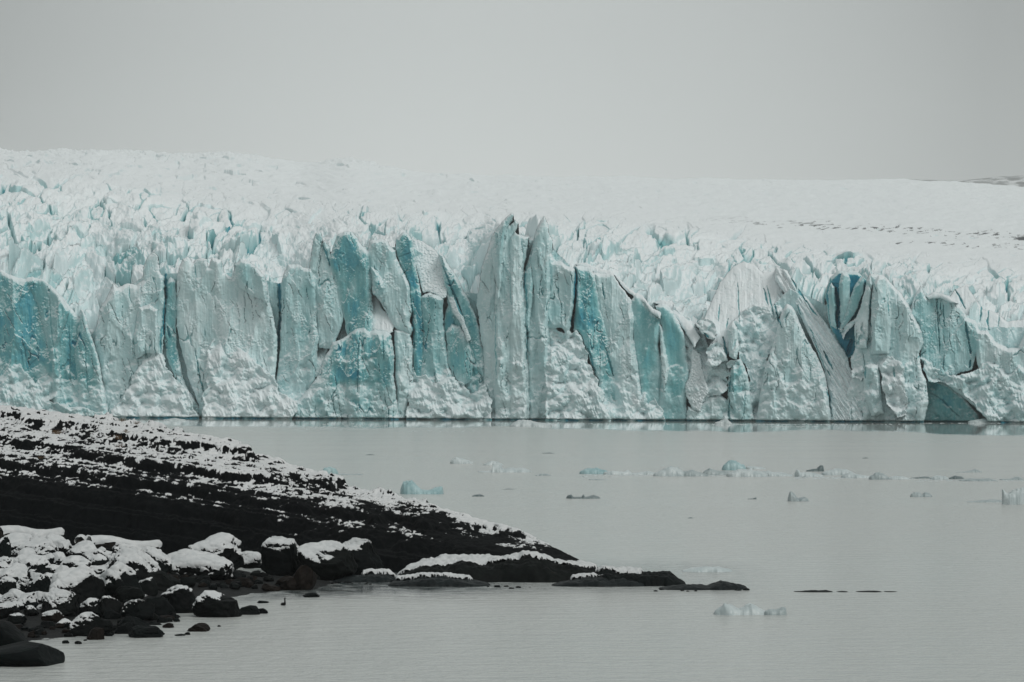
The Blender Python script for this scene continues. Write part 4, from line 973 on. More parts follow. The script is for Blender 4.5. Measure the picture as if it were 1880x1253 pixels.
# centre column, bottom row, width, height (photograph px), label, extras
BOULDERS = [
 (388,1046,112,60,'largest rounded boulder below the black rock face, snow over its whole crown',dict(cap=.62,angular=.3,seed=3)),
 (383,1034,46,20,'small snow topped stone leaning against the front of the largest rounded boulder',dict(cap=.72,seed=14,lift=.1)),
 (362,1062,128,42,'long flat slab under an unbroken sheet of snow, in front of the largest boulder',dict(cap=.92,angular=.2,deep=.7,skew=-.3,seed=5,thick=.3)),
 (457,1040,42,20,'low stone buried under a loaf of snow between two big capped boulders',dict(cap=1.0,angular=.2,seed=6,thick=.2)),
 (516,1052,76,62,'pointed boulder with a thick snow crown, left one of three beside the inlet',dict(cap=.60,angular=.4,skew=-.25,seed=8)),
 (600,1062,112,62,'broad dark boulder with snow on its left shoulder, middle one of three beside the inlet',dict(cap=.46,angular=.3,side=-.5,skew=-.3,seed=9)),
 (662,1056,86,62,'tall rounded boulder with a thin snow patch, right one of three beside the inlet',dict(cap=.36,angular=.35,side=-.5,skew=-.3,seed=10)),
 (552,1084,58,46,'brown upright rock standing in the shallows before the three big boulders',dict(cap=0,mat=B_,angular=.8,skew=.35,seed=11)),
 (530,1084,60,26,'low brown ledge rock at the water edge beside the upright brown rock',dict(cap=0,mat=B_,angular=.7,seed=12)),
 (497,1086,36,14,'small brown rounded stone at the water edge left of the brown ledge rock',dict(cap=0,mat=B_,angular=.3,seed=13)),
 (280,1056,70,48,'blocky boulder with a patchy snow top beside the long snow covered slab',dict(cap=.58,angular=.7,seed=15,side=-.3)),
 (243,1066,104,58,'long boulder whose snow slopes down to the right like a ramp',dict(cap=.60,angular=.5,skew=-.5,seed=16)),
 (296,1086,70,36,'bare dark boulder sloping to the right under the snowy ramp boulder',dict(cap=0,angular=.5,skew=-.4,seed=17)),
 (215,1104,98,66,'big boulder with white left half and bare brown right side',dict(cap=.52,angular=.5,side=-.65,seed=18)),
 (139,1110,98,66,'big boulder with a heavy apron of snow hanging down its left side',dict(cap=.54,angular=.4,side=-.6,seed=19)),
 (72,1090,50,36,'square black block with an even layer of snow on its flat top',dict(cap=.50,angular=.9,seed=20)),
 (56,1062,72,40,'wide dark block under a thick snow lid above the square black block',dict(cap=.66,angular=.8,seed=21)),
 (272,1094,36,32,'smooth upright egg shaped stone with a sliver of snow on its left edge',dict(cap=.26,angular=.2,side=-.6,seed=22)),
 (328,1126,76,48,'dark boulder at the waterline with one white strip of snow on its peak',dict(cap=.30,angular=.4,skew=.1,side=-.2,seed=23)),
 (396,1134,92,44,'broad dark boulder standing in the lake with a snow lump on its left shoulder',dict(cap=.22,angular=.4,side=-.9,skew=-.1,seed=24)),
 (455,1129,44,17,'low dark stone in the lake at the right end of the broad dark boulder',dict(cap=0,angular=.3,seed=25)),
 (481,1127,22,10,'little dark stone awash in the lake, last one right of the broad dark boulder',dict(cap=0,seed=26)),
 (105,1130,74,44,'pointed boulder with a smooth snow hood on its left slope',dict(cap=.52,angular=.4,side=-.5,seed=27)),
 (165,1134,52,32,'dark stone with a small oval snow cushion above the shingle',dict(cap=.42,angular=.4,seed=28,side=-.4)),
 (200,1134,46,36,'dark narrow stone edged with a thin bent line of snow',dict(cap=.30,angular=.6,side=-.5,seed=29)),
 (250,1138,64,34,'dark humped stone with a thin white rim on its upper left edge',dict(cap=.24,angular=.5,side=-.6,seed=30)),
 (232,1108,64,32,'bare greenish black stone between the brown sided boulder and the humped stone',dict(cap=0,angular=.3,seed=31)),
 (296,1132,56,36,'bare black wedge running down into the lake at the gap in the stones',dict(cap=0,angular=.5,skew=-.5,seed=32)),
 (168,1168,82,38,'low greenish boulder with a snow pillow on its left end',dict(cap=.34,angular=.3,side=-.9,skew=-.1,seed=33)),
 (118,1153,32,14,'small flat stone with a thick strip of snow beside the low greenish boulder',dict(cap=.72,angular=.4,seed=34)),
 (266,1171,68,22,'smooth black hump at the outermost edge of the shingle',dict(cap=0,angular=.3,skew=-.2,seed=35)),
 (240,1154,62,22,'rough dark stone with a grey flat top behind the smooth black hump',dict(cap=0,angular=.7,seed=36)),
 (228,1164,40,20,'dark round stone wedged left of the smooth black hump',dict(cap=0,seed=37)),
 (300,1140,40,9,'flat brown stone lying in the lake, long and thin',dict(cap=0,mat=B_,angular=.6,seed=38)),
 (284,1148,26,6,'thin dark stone barely out of the water under the flat brown stone',dict(cap=0,seed=39)),
 (308,1153,22,9,'small pointed brown stone in the lake near the flat brown one',dict(cap=0,mat=B_,seed=40,angular=.7)),
 (288,1157,11,5,'tiny black stone in the lake left of the small pointed stone',dict(cap=0,seed=41)),
 (363,1160,42,15,'grey peaked rock standing alone in the lake, farthest from the stones',dict(cap=0,mat=B_,angular=.6,skew=.1,seed=42)),
 (344,1166,11,5,'tiny round stone in the lake below the lone peaked rock',dict(cap=0,seed=43)),
 (330,1168,20,4,'flat wet stone just breaking the lake surface near the lone peaked rock',dict(cap=0,seed=44)),
 (402,1151,7,3,'speck of stone in the open lake, farthest right of the loose stones',dict(cap=0,seed=45)),
 (174,1175,34,22,'rusty brown angular stone at the lake edge',dict(cap=0,mat=B_,angular=.9,skew=.3,seed=46)),
 (120,1182,13,6,'small black stone in the water off the shingle, left of a pair',dict(cap=0,seed=47)),
 (143,1183,14,6,'small black stone in the water off the shingle, right of a pair',dict(cap=0,seed=48)),
 (156,1177,7,3,'tiny stone in the water beside the rusty brown angular stone',dict(cap=0,seed=49)),
 (4,1190,100,48,'big smooth grey black whaleback boulder cut off by the picture edge, upper of two',dict(cap=0,angular=.15,seed=50,skew=-.2,rough=.03)),
 (26,1224,160,42,'big smooth grey black whaleback boulder cut off by the picture edge, lower of two',dict(cap=0,angular=.15,seed=51,skew=-.2,rough=.03)),
 (571,1097,32,8,'flat black stone alone in the inlet right of the swimming bird',dict(cap=0,seed=52)),
 (482,1108,22,5,'flat wet stone in the inlet left of the swimming bird',dict(cap=0,seed=53)),
 (6,1032,30,46,'upright black block at the picture edge behind snow drifts',dict(cap=.4,angular=.9,seed=54)),
 (96,1010,54,26,'snow covered block at the back of the shore under the longer log',dict(cap=.85,angular=.6,seed=55)),
 (30,1012,70,30,'snow buried boulder below the dark cut end of the longer log',dict(cap=.95,angular=.3,seed=56)),
 (66,1000,36,24,'rounded snow covered stone between the logs and the blocks',dict(cap=.85,angular=.3,seed=57)),
 (62,1024,86,30,'tabletop boulder with a smooth white top and a dark right flank',dict(cap=.84,angular=.7,seed=58)),
 (112,1020,40,26,'leaning snow covered stone right of the tabletop boulder',dict(cap=.86,angular=.5,skew=-.4,seed=59)),
 (90,1036,38,18,'dark pocket stone with a snow tongue under the tabletop boulder',dict(cap=.5,angular=.7,seed=60)),
 (150,1022,60,24,'lumpy snow covered stone below the shorter log',dict(cap=.90,angular=.4,seed=61)),
 (174,1036,50,24,'dark sided stone half sunk in snow left of the ramp boulder',dict(cap=.66,angular=.7,seed=62)),
 (138,1044,54,20,'snow covered stones heap above the apron boulder',dict(cap=.92,angular=.4,seed=63)),
 (226,1022,50,20,'knobbly dark rock flecked with snow right under the shorter log',dict(cap=.55,angular=.9,seed=64)),
 (160,1062,30,16,'black hollow stone with snow around it above the apron boulder',dict(cap=.5,angular=.7,seed=65)),
 (20,1072,56,34,'snow covered boulder at the picture edge left of the square black block',dict(cap=.85,angular=.4,seed=66)),
 (44,1086,40,22,'dark stone under a sloping snow roof left of the square black block',dict(cap=.60,angular=.6,skew=-.3,seed=67)),
 (10,1092,40,24,'dark blue black stone at the picture edge above a snow curl',dict(cap=.35,angular=.6,seed=68)),
 (24,1108,52,22,'curled drift of snow over a stone at the picture edge',dict(cap=.92,angular=.3,seed=69)),
 (52,1118,44,26,'tilted stone with a white slab of snow pointing right',dict(cap=.74,angular=.5,skew=-.5,seed=70)),
 (8,1136,50,26,'dark flat stone with snow behind it at the picture edge',dict(cap=.42,angular=.7,seed=71)),
 (56,1130,30,16,'black stone in the snow patch above the shingle',dict(cap=.3,angular=.5,seed=72)),
 (28,1146,40,18,'dark stone at the foot of the snow patch, near the picture edge',dict(cap=.25,angular=.5,seed=73)),
 (96,1142,44,18,'brownish stone at the right end of the snow patch',dict(cap=.5,mat=B_,angular=.6,seed=74)),
 (76,1122,18,10,'little round stone under a snow button above the shingle',dict(cap=.9,angular=.2,seed=75)),
 (408,1060,30,18,'greenish stone at the right end of the long snow covered slab',dict(cap=.25,angular=.3,seed=76)),
 (404,1043,14,9,'knob of snow on a stone beside the long flat slab',dict(cap=1.0,seed=77,angular=.2)),
]
for b_ in BOULDERS:
    boulder(*b_[:5], **b_[5])

# cobbles filling the gaps: bare ones by the water, snow covered ones higher up
rs = np.random.RandomState(77)
def cobbles(n, region, wr, cap, label, group, mats=(MAT_ROCK,)):
    for i in range(n):
        for tr in range(30):
            px, py = region(rs)
            if px is not None: break
        w = rs.uniform(*wr) * (1 if rs.rand() < .75 else 1.5)
        h = w * rs.uniform(.38, .6)
        boulder(px, py, w, h, label, cap=cap if cap < .9 else rs.uniform(.75, 1.0), seed=1000 + int(rs.randint(9000)), name='cobble', cat='stone', group=group,
                angular=rs.uniform(.2, .8), mat=mats[rs.randint(len(mats))], skew=rs.uniform(-.3, .3), sub=4 if w > 9 else 3, thick=.06)
def reg_wet(rs):
    px = rs.uniform(300, 575); lo = 1056 if px > 410 else 1060
    return px, rs.uniform(lo, 1084 - 12 * max(0, (400 - px) / 100))
def reg_shingle(rs):
    px = rs.uniform(30, 240)
    return px, rs.uniform(1150, 1172 - 4 * px / 240)
def reg_mid(rs):
    px = rs.uniform(150, 330); return px, rs.uniform(1112, 1146)
def reg_snow(rs):
    px = rs.uniform(-10, 235); return px, rs.uniform(1004, 1150 - .42 * max(0, px - 30))
cobbles(70, reg_wet, (12, 24), 0, 'wet dark cobble among many by the inlet below the long snow covered slab', 'wet cobbles by the inlet', (MAT_ROCK, MAT_ROCK, MAT_ROCK, MAT_BROWN))
cobbles(70, reg_shingle, (8, 18), 0, 'small bare stone in the dark shingle along the lake edge', 'shingle stones at the lake edge', (MAT_ROCK, MAT_ROCK, MAT_BROWN))
cobbles(28, reg_mid, (12, 26), 0, 'bare dark stone wedged between the capped boulders near the water', 'bare stones between the boulders')
cobbles(60, reg_snow, (10, 26), .95, 'small snow covered stone filling a gap between the snowy boulders', 'snow covered stones between the boulders')

# ------------------------------------------------------------------ driftwood logs lying at the back of the shore
def log(px0, py0, px1, py1, r0, r1, label):
    X0, Y0, z0 = ground_at(px0, py0); X1, Y1, z1 = ground_at(px1, py1)
    a = np.array([X0, Y0, z0]); c = np.array([X1, Y1 + .6, z1])
    n, m = 70, 28
    d = c - a; L = np.linalg.norm(d); d /= L
    sd = np.cross(d, [0, 0, 1]); sd /= np.linalg.norm(sd); upv = np.cross(sd, d)
    vs = []
    us = np.concatenate([[0, 0, 0.002], np.linspace(.01, .97, n - 5), [.99, 1.0]])
    rad = [0, .86, 1] + [1] * (n - 5) + [.7, 0.02]
    for i, u in enumerate(us):
        r = (r0 + (r1 - r0) * u) * rad[i]
        ce = a + d * L * u + upv * (r0 + (r1 - r0) * u) * .8 + upv * .10 * math.sin(u * 7)
        for j in range(m):
            th = 2 * math.pi * j / m
            rr = r * (1 + .07 * math.sin(3 * th + 5 * u) + .05 * math.sin(7 * th + 23 * u))
            vs.append(ce + rr * (math.cos(th) * sd + math.sin(th) * upv))
    vs = np.array(vs)
    i = np.arange(n * m).reshape(n, m)
    fc = np.stack([i[:-1], np.roll(i[:-1], -1, 1), np.roll(i[1:], -1, 1), i[1:]], -1).reshape(-1, 4)
    base = Vector(a.tolist())
    o = empty('driftwood_log', base)
    mesh_obj('trunk', vs, fc, MAT_LOG, o, loc=base)
    tag(o, label, 'log', 'driftwood logs at the back of the shore')
    tri = np.concatenate([fc[:, :3], fc[:, [0, 2, 3]]])
    nn = vnormals(vs, tri)
    if (nn * (vs - (a + np.outer(np.repeat(us, m), d * L)))).sum() < 0: nn = -nn
    uu = np.repeat(us, m)
    mk = nn[:, 2] + .5 * fbm3(vs * 1.7, 5, 3) + .12 - 9 * (uu < .004)
    off = .22 * np.sqrt(np.clip(mk / .6, 0, 1))
    q = vs + nn * off[:, None] * np.array([.5, .5, 1])
    sel = (mk[fc] > -.05).all(1)
    q, ff = compact(q, fc[sel])
    mesh_obj('snow_cap', q, ff, MAT_SNOW, o, loc=base)
log(-4, 993, 112, 988, .30, .16, 'longer snow covered driftwood log with a dark round cut end at the picture edge')
log(162, 1008, 292, 1012, .26, .17, 'shorter snow covered driftwood log with its dark cut end facing left')
log(146, 1006, 160, 1004, .22, .2, 'short broken log stump flecked with snow beside the shorter log')
# ------------------------------------------------------------------ low rock slabs running out from the headland, and floating ice
def mound(name, px0, px1, py, prof, mat, depth=None, seed=0, rough=.12, sharp=.5, nu=None, nv=40, under=.12):
    """a low body lying in the water from column px0 to px1 at row py; prof = [(0..1, height px), ...]"""
    rsd = np.random.RandomState(seed + 1)
    Y = CZ * F / (py - HY); s = Y / F
    Lm = (px1 - px0) * s
    dep = depth if depth else min(Lm * .6, 9.0)
    nu = nu or int(np.clip((px1 - px0) * 1.1, 26, 260))
    u = np.linspace(0, 1, nu); v = np.linspace(-1, 1, nv)
    U, Vv = np.meshgrid(u, v, indexing='ij')
    hx = np.interp(U, [a for a, _ in prof], [b_ for _, b_ in prof]) * s
    half = dep / 2 * np.sqrt(np.clip(1 - (2 * U - 1) ** 4, 0, 1)) * (1 + .28 * fbm(U * 5 + seed, Vv * 0, seed, 3)) + .01
    xx = (px0 - 940) * s + U * Lm + .10 * half * fbm(U * 6, Vv * 2 + seed, seed + 2, 3)
    yy = Y + dep / 2 + Vv * half
    dome = np.clip(1 - np.abs(Vv) ** (2 + 4 * sharp), 0, 1) ** .7
    zz = hx * dome
    zz = zz + hx * rough * (2.0 * fbm(xx / (.35 * dep + .2), yy / (.35 * dep + .2), seed + 3, 4) + .9 * fbm(xx / (.09 * dep + .1), yy / (.09 * dep + .1), seed + 4, 3)) * dome
    zz = zz - under * sstep(.9, 1.0, np.abs(Vv)) - under * sstep(.06, 0, np.minimum(U, 1 - U)) - .02
    top = np.stack([xx, yy, zz], -1).reshape(-1, 3)
    bot = top.copy(); bot[:, 2] = -under - .05
    nt_ = nu * nv
    fa = grid_faces(nu, nv)[:, ::-1]
    i = np.arange(nt_).reshape(nu, nv)
    fs = [fa, fa[:, ::-1] + nt_]
    for ed in (i[:, 0], i[::-1, -1], i[::-1, 0:1].T[0] if False else None, None):
        if ed is None: continue
        fs.append(np.stack([ed[:-1], ed[1:], ed[1:] + nt_, ed[:-1] + nt_], 1))
    for ed in (i[0, ::-1], i[-1, :]):
        fs.append(np.stack([ed[:-1], ed[1:], ed[1:] + nt_, ed[:-1] + nt_], 1))
    V_ = np.concatenate([top, bot]); F_ = np.concatenate(fs)
    base = Vector(((px0 + px1) / 2 * s - 940 * s, Y + dep / 2, 0))
    o = mesh_obj(name, V_, F_, mat, loc=base)
    return o, top, fa, (U, Vv), base

def slab(px0, px1, py, prof, label, cap=None, depth=3.5, seed=0, mat=None):
    o, top, fa, (U, Vv), base = mound('flat_rock', px0, px1, py, prof, mat or MAT_SLAB, depth, seed, rough=.26, sharp=.3, nv=70)
    tag(o, label, 'rock', 'low rock slabs in front of the headland')
    if cap:
        c0, c1, amt, vlo = cap
        m = sstep(c0 - .03, c0 + .05, U) * sstep(c1 + .03, c1 - .05, U) * sstep(vlo - .15, vlo + .1, Vv) + .55 * fbm(U * (px1 - px0) / 26, Vv * 3, seed + 9, 4) + .25 * fbm(U * (px1 - px0) / 8, Vv * 9, seed + 10, 3)
        m = m + .35 * fbm(U * (px1 - px0) / 14, Vv * 5, seed + 12, 3)
        a = (m - (1.0 - amt)).ravel()
        q = top.copy(); q[:, 2] += .20 * np.sqrt(np.clip(a / .4, 0, 1)) - .012 * (a <= 0)
        sel = (a[fa] > -.03).all(1)
        if sel.sum() > 4:
            q, ff = compact(q, fa[sel])
            o.name = 'stone'
            del o['label'], o['category'], o['group']
            root = tag(empty('flat_rock', base), label, 'rock', 'low rock slabs in front of the headland', 'thing')
            o.parent = root; o.location = (0, 0, 0)
            mesh_obj('snow_cover', q, ff, MAT_SNOW, root, loc=base)
slab(720, 1130, 1070, [(0,6),(.06,18),(.2,32),(.4,38),(.6,38),(.75,32),(.9,22),(1,10)], 'long black ledge at the headland foot under a broken white snow blanket', (.0, .94, .44, -.30), 5.0, 5, MAT_ROCK)
slab(705, 905, 1078, [(0,2),(.1,9),(.35,15),(.6,15),(.85,9),(1,2)], 'smooth grey whaleback rock with snow along its back, in front of the long ledge', (.08, .82, .42, .05), 3.0, 7)
slab(604, 728, 1070, [(0,1),(.3,8),(.6,14),(.85,15),(1,6)], 'low grey rock tongue with a thin snow line between boulders and whaleback', (.45, .98, .55, 0), 2.6, 9)
slab(1008, 1200, 1078, [(0,2),(.15,8),(.35,15),(.7,14),(1,6)], 'smooth dark rock hump in front of the ledge point', (.2, .6, .34, .1), 2.6, 11)
slab(1095, 1266, 1077, [(0,24),(.15,24),(.4,22),(.65,24),(.8,19),(.93,8),(1,1)], 'black knobbly rock point with a snow line, at the tip of the headland', (.0, .5, .55, -.1), 3.6, 13, MAT_ROCK)
slab(1205, 1380, 1084, [(0,1),(.2,7),(.4,8),(.55,7),(.7,13),(.88,9),(1,1)], 'flat wet grey rock lying farthest out from the headland', None, 2.4, 15)
slab(1448, 1660, 1088, [(0,.4),(.12,1.6),(.2,3.4),(.27,2.2),(.33,3.0),(.4,.4),(.48,1.4),(.56,.2),(.66,1.6),(.75,2.6),(.82,.6),(.9,1.4),(1,.2)], 'thin dark reef just breaking the open water right of the headland', None, 1.2, 17, MAT_ROCK)

rs2 = np.random.RandomState(31)
for i in range(34):
    px_ = rs2.choice([rs2.uniform(600, 730), rs2.uniform(880, 1020), rs2.uniform(1180, 1390)], p=[.4, .3, .3])
    py_ = {0: 1071, 1: 1079, 2: 1084}[0 if px_ < 800 else 1 if px_ < 1100 else 2] + rs2.uniform(-2, 3)
    Yb = CZ * F / (py_ - HY); w_ = rs2.uniform(4, 13) * Yb / F
    p_, f2_ = boulder_shape(4000 + i, (w_, w_, w_ * rs2.uniform(.35, .55)), 3, rs2.uniform(-.3, .3), .8, .1)
    bs_ = Vector(((px_ - 940) / F * Yb, Yb, 0))
    tag(mesh_obj('cobble', p_ + np.array(bs_) + [0, 0, w_ * .06], f2_, MAT_ROCK if i % 3 else MAT_SLAB, loc=bs_), 'little dark stone awash along the waterline of the low rock slabs', 'stone', 'stones along the rock slabs')

def floe(px0, px1, py, prof, label, tone='white', seed=0, depth=None, rough=.16, sharp=.5, group='ice floes drifting on the lake'):
    o, *_ = mound('ice_floe', px0, px1, py, prof, MAT_FLOE[tone], depth, seed + 300, rough, sharp)
    tag(o, label, 'ice floe', group)
G2 = 'chunks of the long floating ice row'
FL = [
 (588,621,871,[(0,4),(.2,11),(.6,13),(.85,9),(1,3)],'small turquoise ice lump just behind the headland skyline','blue'),
 (612,668,873,[(0,1.5),(.3,3),(.6,2),(.8,3.5),(1,1)],'thin flat ice plate right of the small turquoise lump','grey'),
 (734,814,908,[(0,10),(.08,22),(.25,24),(.36,17),(.5,8),(.65,7),(.85,13),(.97,14),(1,6)],'two humped pale turquoise floe, tall left end, floating alone near the headland','blue'),
 (826,870,852,[(0,5),(.25,11),(.5,9),(.8,6),(1,2)],'faint white floe farthest back left of centre','white'),
 (886,925,855,[(0,2),(.4,8),(.7,7),(1,2)],'faint white hump just behind the floe with a knob','white'),
 (874,978,868,[(0,2),(.28,3),(.30,14),(.42,16),(.47,6),(.6,8),(.85,8),(1,2)],'floe with a round knob and a flat plate, left of the long ice row','white'),
 (982,1013,874,[(0,1),(.4,4),(.7,4),(1,1)],'little grey flat floe just right of the knobbed floe','grey'),
 (1064,1118,871,[(0,5),(.2,9),(.6,11),(1,5)],'turquoise block at the left end of the long ice row','blue'),
 (1108,1162,872,[(0,4),(.3,7),(.7,5),(.85,8),(1,3)],'low jagged white piece next to the turquoise block in the ice row','white'),
 (1150,1215,872,[(0,3),(.3,3),(.6,7),(.8,4),(1,2)],'flat white piece in the left part of the ice row','white'),
 (1200,1262,875,[(0,5),(.3,12),(.5,18),(.7,16),(1,7)],'pale swelling hump in the middle of the ice row','white'),
 (1250,1302,875,[(0,8),(.4,11),(.7,7),(1,3)],'grey white block right of the pale swelling hump','grey'),
 (1290,1345,873,[(0,5),(.25,12),(.5,8),(1,6)],'rough piece below the lone far lump in the ice row','grey'),
 (1335,1412,876,[(0,6),(.3,13),(.5,12),(.8,10),(1,6)],'long white piece with a peak in the ice row','white'),
 (1400,1458,875,[(0,10),(.3,8),(.6,7),(1,2)],'tapering white piece right of the peaked one','white'),
 (1326,1372,864,[(0,5),(.2,15),(.4,18),(.7,13),(.9,9),(1,3)],'turquoise streaked lump standing behind the ice row','blue'),
 (1370,1408,862,[(0,6),(.4,5),(.8,4),(1,1)],'small pale piece right of the turquoise streaked lump','white'),
 (1460,1514,876,[(0,8),(.1,14),(.2,9),(.6,7),(1,3)],'white piece with a raised left corner in the right part of the row','white'),
 (1480,1514,866,[(0,2),(.3,4),(.6,5),(.8,12),(.95,10),(1,3)],'dark jagged piece sticking up behind the right part of the row','dark'),
 (1508,1572,873,[(0,3),(.4,12),(.7,11),(1,4)],'broad white dome in the right part of the row','white'),
 (1545,1602,878,[(0,3),(.3,10),(.6,6),(1,3)],'white piece with a dark slit under the broad dome','white'),
 (1596,1634,881,[(0,4),(.3,12),(.7,11),(1,4)],'square grey white block in the right part of the row','grey'),
 (1630,1672,881,[(0,3),(.4,7),(.7,6),(1,2)],'low white piece right of the square block','white'),
 (1672,1712,879,[(0,1),(.4,2.5),(.8,4),(1,1)],'thin dark edged plate between two pieces of the row','dark'),
 (1708,1744,881,[(0,3),(.4,8),(.8,6),(1,2)],'smooth white lump near the right end of the row','white'),
 (1742,1772,880,[(0,2),(.4,6),(.8,5),(1,1)],'dark blotched piece near the right end of the row','dark'),
 (1762,1835,884,[(0,2),(.3,5),(.6,4),(.8,5),(1,1)],'low flat white plate at the right end of the row','grey'),
 (1755,1806,868,[(0,1),(.4,2),(.75,6),(1,1)],'thin grey blade behind the right end of the row','grey'),
 (1836,1882,882,[(0,2),(.5,3),(.75,7),(1,3)],'small floe with a dark tip at the picture edge, end of the row','grey'),
 (865,890,912,[(0,1),(.3,3.5),(.7,4),(1,1)],'small dark low floe on open water left of centre','dark'),
 (1040,1103,916,[(0,5),(.14,8),(.2,3),(.45,3),(.5,8),(.54,3),(.8,6),(1,3)],'thin dark floe with a spike and blocks at both ends','dark'),
 (1372,1390,917,[(0,1),(.6,2),(.9,4),(1,1)],'tiny dark floe alone in front of the ice row','dark'),
 (1447,1486,921,[(0,7),(.12,17),(.3,14),(.5,5),(.8,9),(1,3)],'hooked grey white floe with a curl on its left end','grey'),
 (1672,1714,913,[(0,3),(.2,9),(.45,8),(.52,4),(.65,8),(.85,7),(1,2)],'twin lumped grey floe right of the hooked floe','grey'),
 (1775,1848,923,[(0,1),(.3,3),(.6,5),(1,4)],'thin blue grey plate touching the square floe at the picture edge','grey'),
 (1842,1900,927,[(0,30),(.06,26),(.15,20),(.5,28),(1,30)],'large square white floe cut off by the right picture edge','white'),
 (1250,1350,1051,[(0,1),(.2,6),(.45,9),(.7,9),(.9,5),(1,1)],'flat pale floe just behind the tip of the headland','white'),
 (1310,1412,1130,[(0,4),(.12,12),(.22,20),(.34,18),(.48,10),(.58,13),(.68,20),(.78,16),(.9,10),(1,5)],'two humped smooth white floe nearest the camera','white'),
 (1404,1446,1130,[(0,8),(.3,11),(.55,9),(.8,14),(.95,12),(1,4)],'rough grey lump joined on the right of the nearest two humped floe','grey'),
 (918,948,899,[(0,.6),(.5,1.6),(1,.5)],'sliver of ice on open water above the small dark floe','dark'),
 (1262,1274,952,[(0,.8),(.6,2.5),(1,.6)],'tiny dark ice bit alone in mid lake','dark'),
 (995,1020,833,[(0,.8),(.5,2),(1,.6)],'sliver of ice far out below the two spires','dark'),
 (1080,1120,882,[(0,1.5),(.3,2.5),(1,.5)],'thin grey sliver under the left end of the ice row','grey'),
 (670,690,836,[(0,.8),(.5,2),(1,.6)],'sliver of ice far out above the two humped turquoise floe','dark'),
 (1583,1596,842,[(0,.8),(.5,2),(1,.6)],'sliver of ice far out above the broad dome','dark'),
 (935,1014,784,[(0,3),(.2,11),(.4,13),(.6,9),(.85,6),(.95,7),(1,3)],'long white floe close under the two tallest ice spires','white'),
 (1312,1345,779,[(0,2),(.5,8),(.7,10),(.9,4),(1,1)],'small white peak of ice close under the cliff left of the wide ramp','white'),
 (1690,1722,773,[(0,3),(.4,11),(.7,9),(1,3)],'white ice chunk at the mouth of the blue cave','white'),
 (1716,1770,775,[(0,3),(.3,7),(.7,6),(1,3)],'low brash heap across the mouth of the blue cave','white'),
 (1765,1790,774,[(0,4),(.5,11),(1,4)],'pale block right of the cave mouth','white'),
 (1780,1850,777,[(0,3),(.4,8),(.7,5),(1,2)],'white shelf of ice under the cliff at the right','white'),
 (298,340,772,[(0,1),(.5,4),(1,1)],'small white floe under the cliff just behind the headland crest','white'),
]
for i, a in enumerate(FL):
    px0, px1, py, prof, lab, tone = a
    grp = G2 if 'row' in lab and 'left of' not in lab and 'behind the ice row' not in lab and 'in front of' not in lab else 'ice floes drifting on the lake'
    floe(px0, px1, py, prof, lab, tone, seed=i * 5, group=grp)

# brash ice: uncountable crumbs in lines on the sheltered water under the cliff
def build_brash():
    r = np.random.RandomState(9)
    V_, F_ = [], []; n = 0
    cube = np.array([[-1,-1,0],[1,-1,0],[1,1,0],[-1,1,0],[-.6,-.6,1],[.6,-.6,1],[.6,.6,1],[-.6,.6,1]], float)
    cf = np.array([[0,1,5,4],[1,2,6,5],[2,3,7,6],[3,0,4,7],[4,5,6,7]])
    lines = [(480, 720, 784, 3.0, 330), (540, 700, 788, 1.6, 150), (700, 960, 792, 1.5, 90), (1270, 1560, 780, 1.2, 140), (1400, 1500, 784, .8, 90), (1690, 1840, 776, 1.0, 70), (960, 1280, 779, .8, 110), (340, 700, 779, .6, 120), (1290, 1700, 779.5, .6, 120),
             (1064, 1480, 873, 2.6, 420), (1460, 1720, 878, 2.4, 260), (1680, 1880, 883, 2.0, 150)]
    for x0, x1, py, sp, k in lines:
        for _ in range(k):
            px = r.uniform(x0, x1); y = py + r.normal() * sp * .6
            y = max(y, 777.5 if py < 800 else 860)
            Y = CZ * F / (y - HY)
            if py < 800: Y = min(Y, float(front_y(px)) - 12)
            s = Y / F
            sz = np.array([r.uniform(.4, 3.2) * (1.9 if py > 800 else 1), r.uniform(.5, 2.0) * (3 if py > 800 else 1), r.uniform(.15, .75) * (1.6 if py > 800 else 1)]) * s
            th = r.uniform(0, 3.1)
            q = cube * sz * (1 + .3 * r.normal(size=(8, 1)) * .5)
            ro = np.array([[math.cos(th) , -math.sin(th), 0], [math.sin(th), math.cos(th), 0], [0, 0, 1]])
            q = q @ ro.T + np.array([(px - 940) * s, Y, -.03])
            V_.append(q); F_.append(cf + n); n += 8
    o = mesh_obj('brash_ice', np.concatenate(V_), np.concatenate(F_), MAT_FLOE['white'], smooth=False)
    tag(o, 'lines of small white ice crumbs on the calm water below the cliff', 'brash ice', kind='stuff')
build_brash()

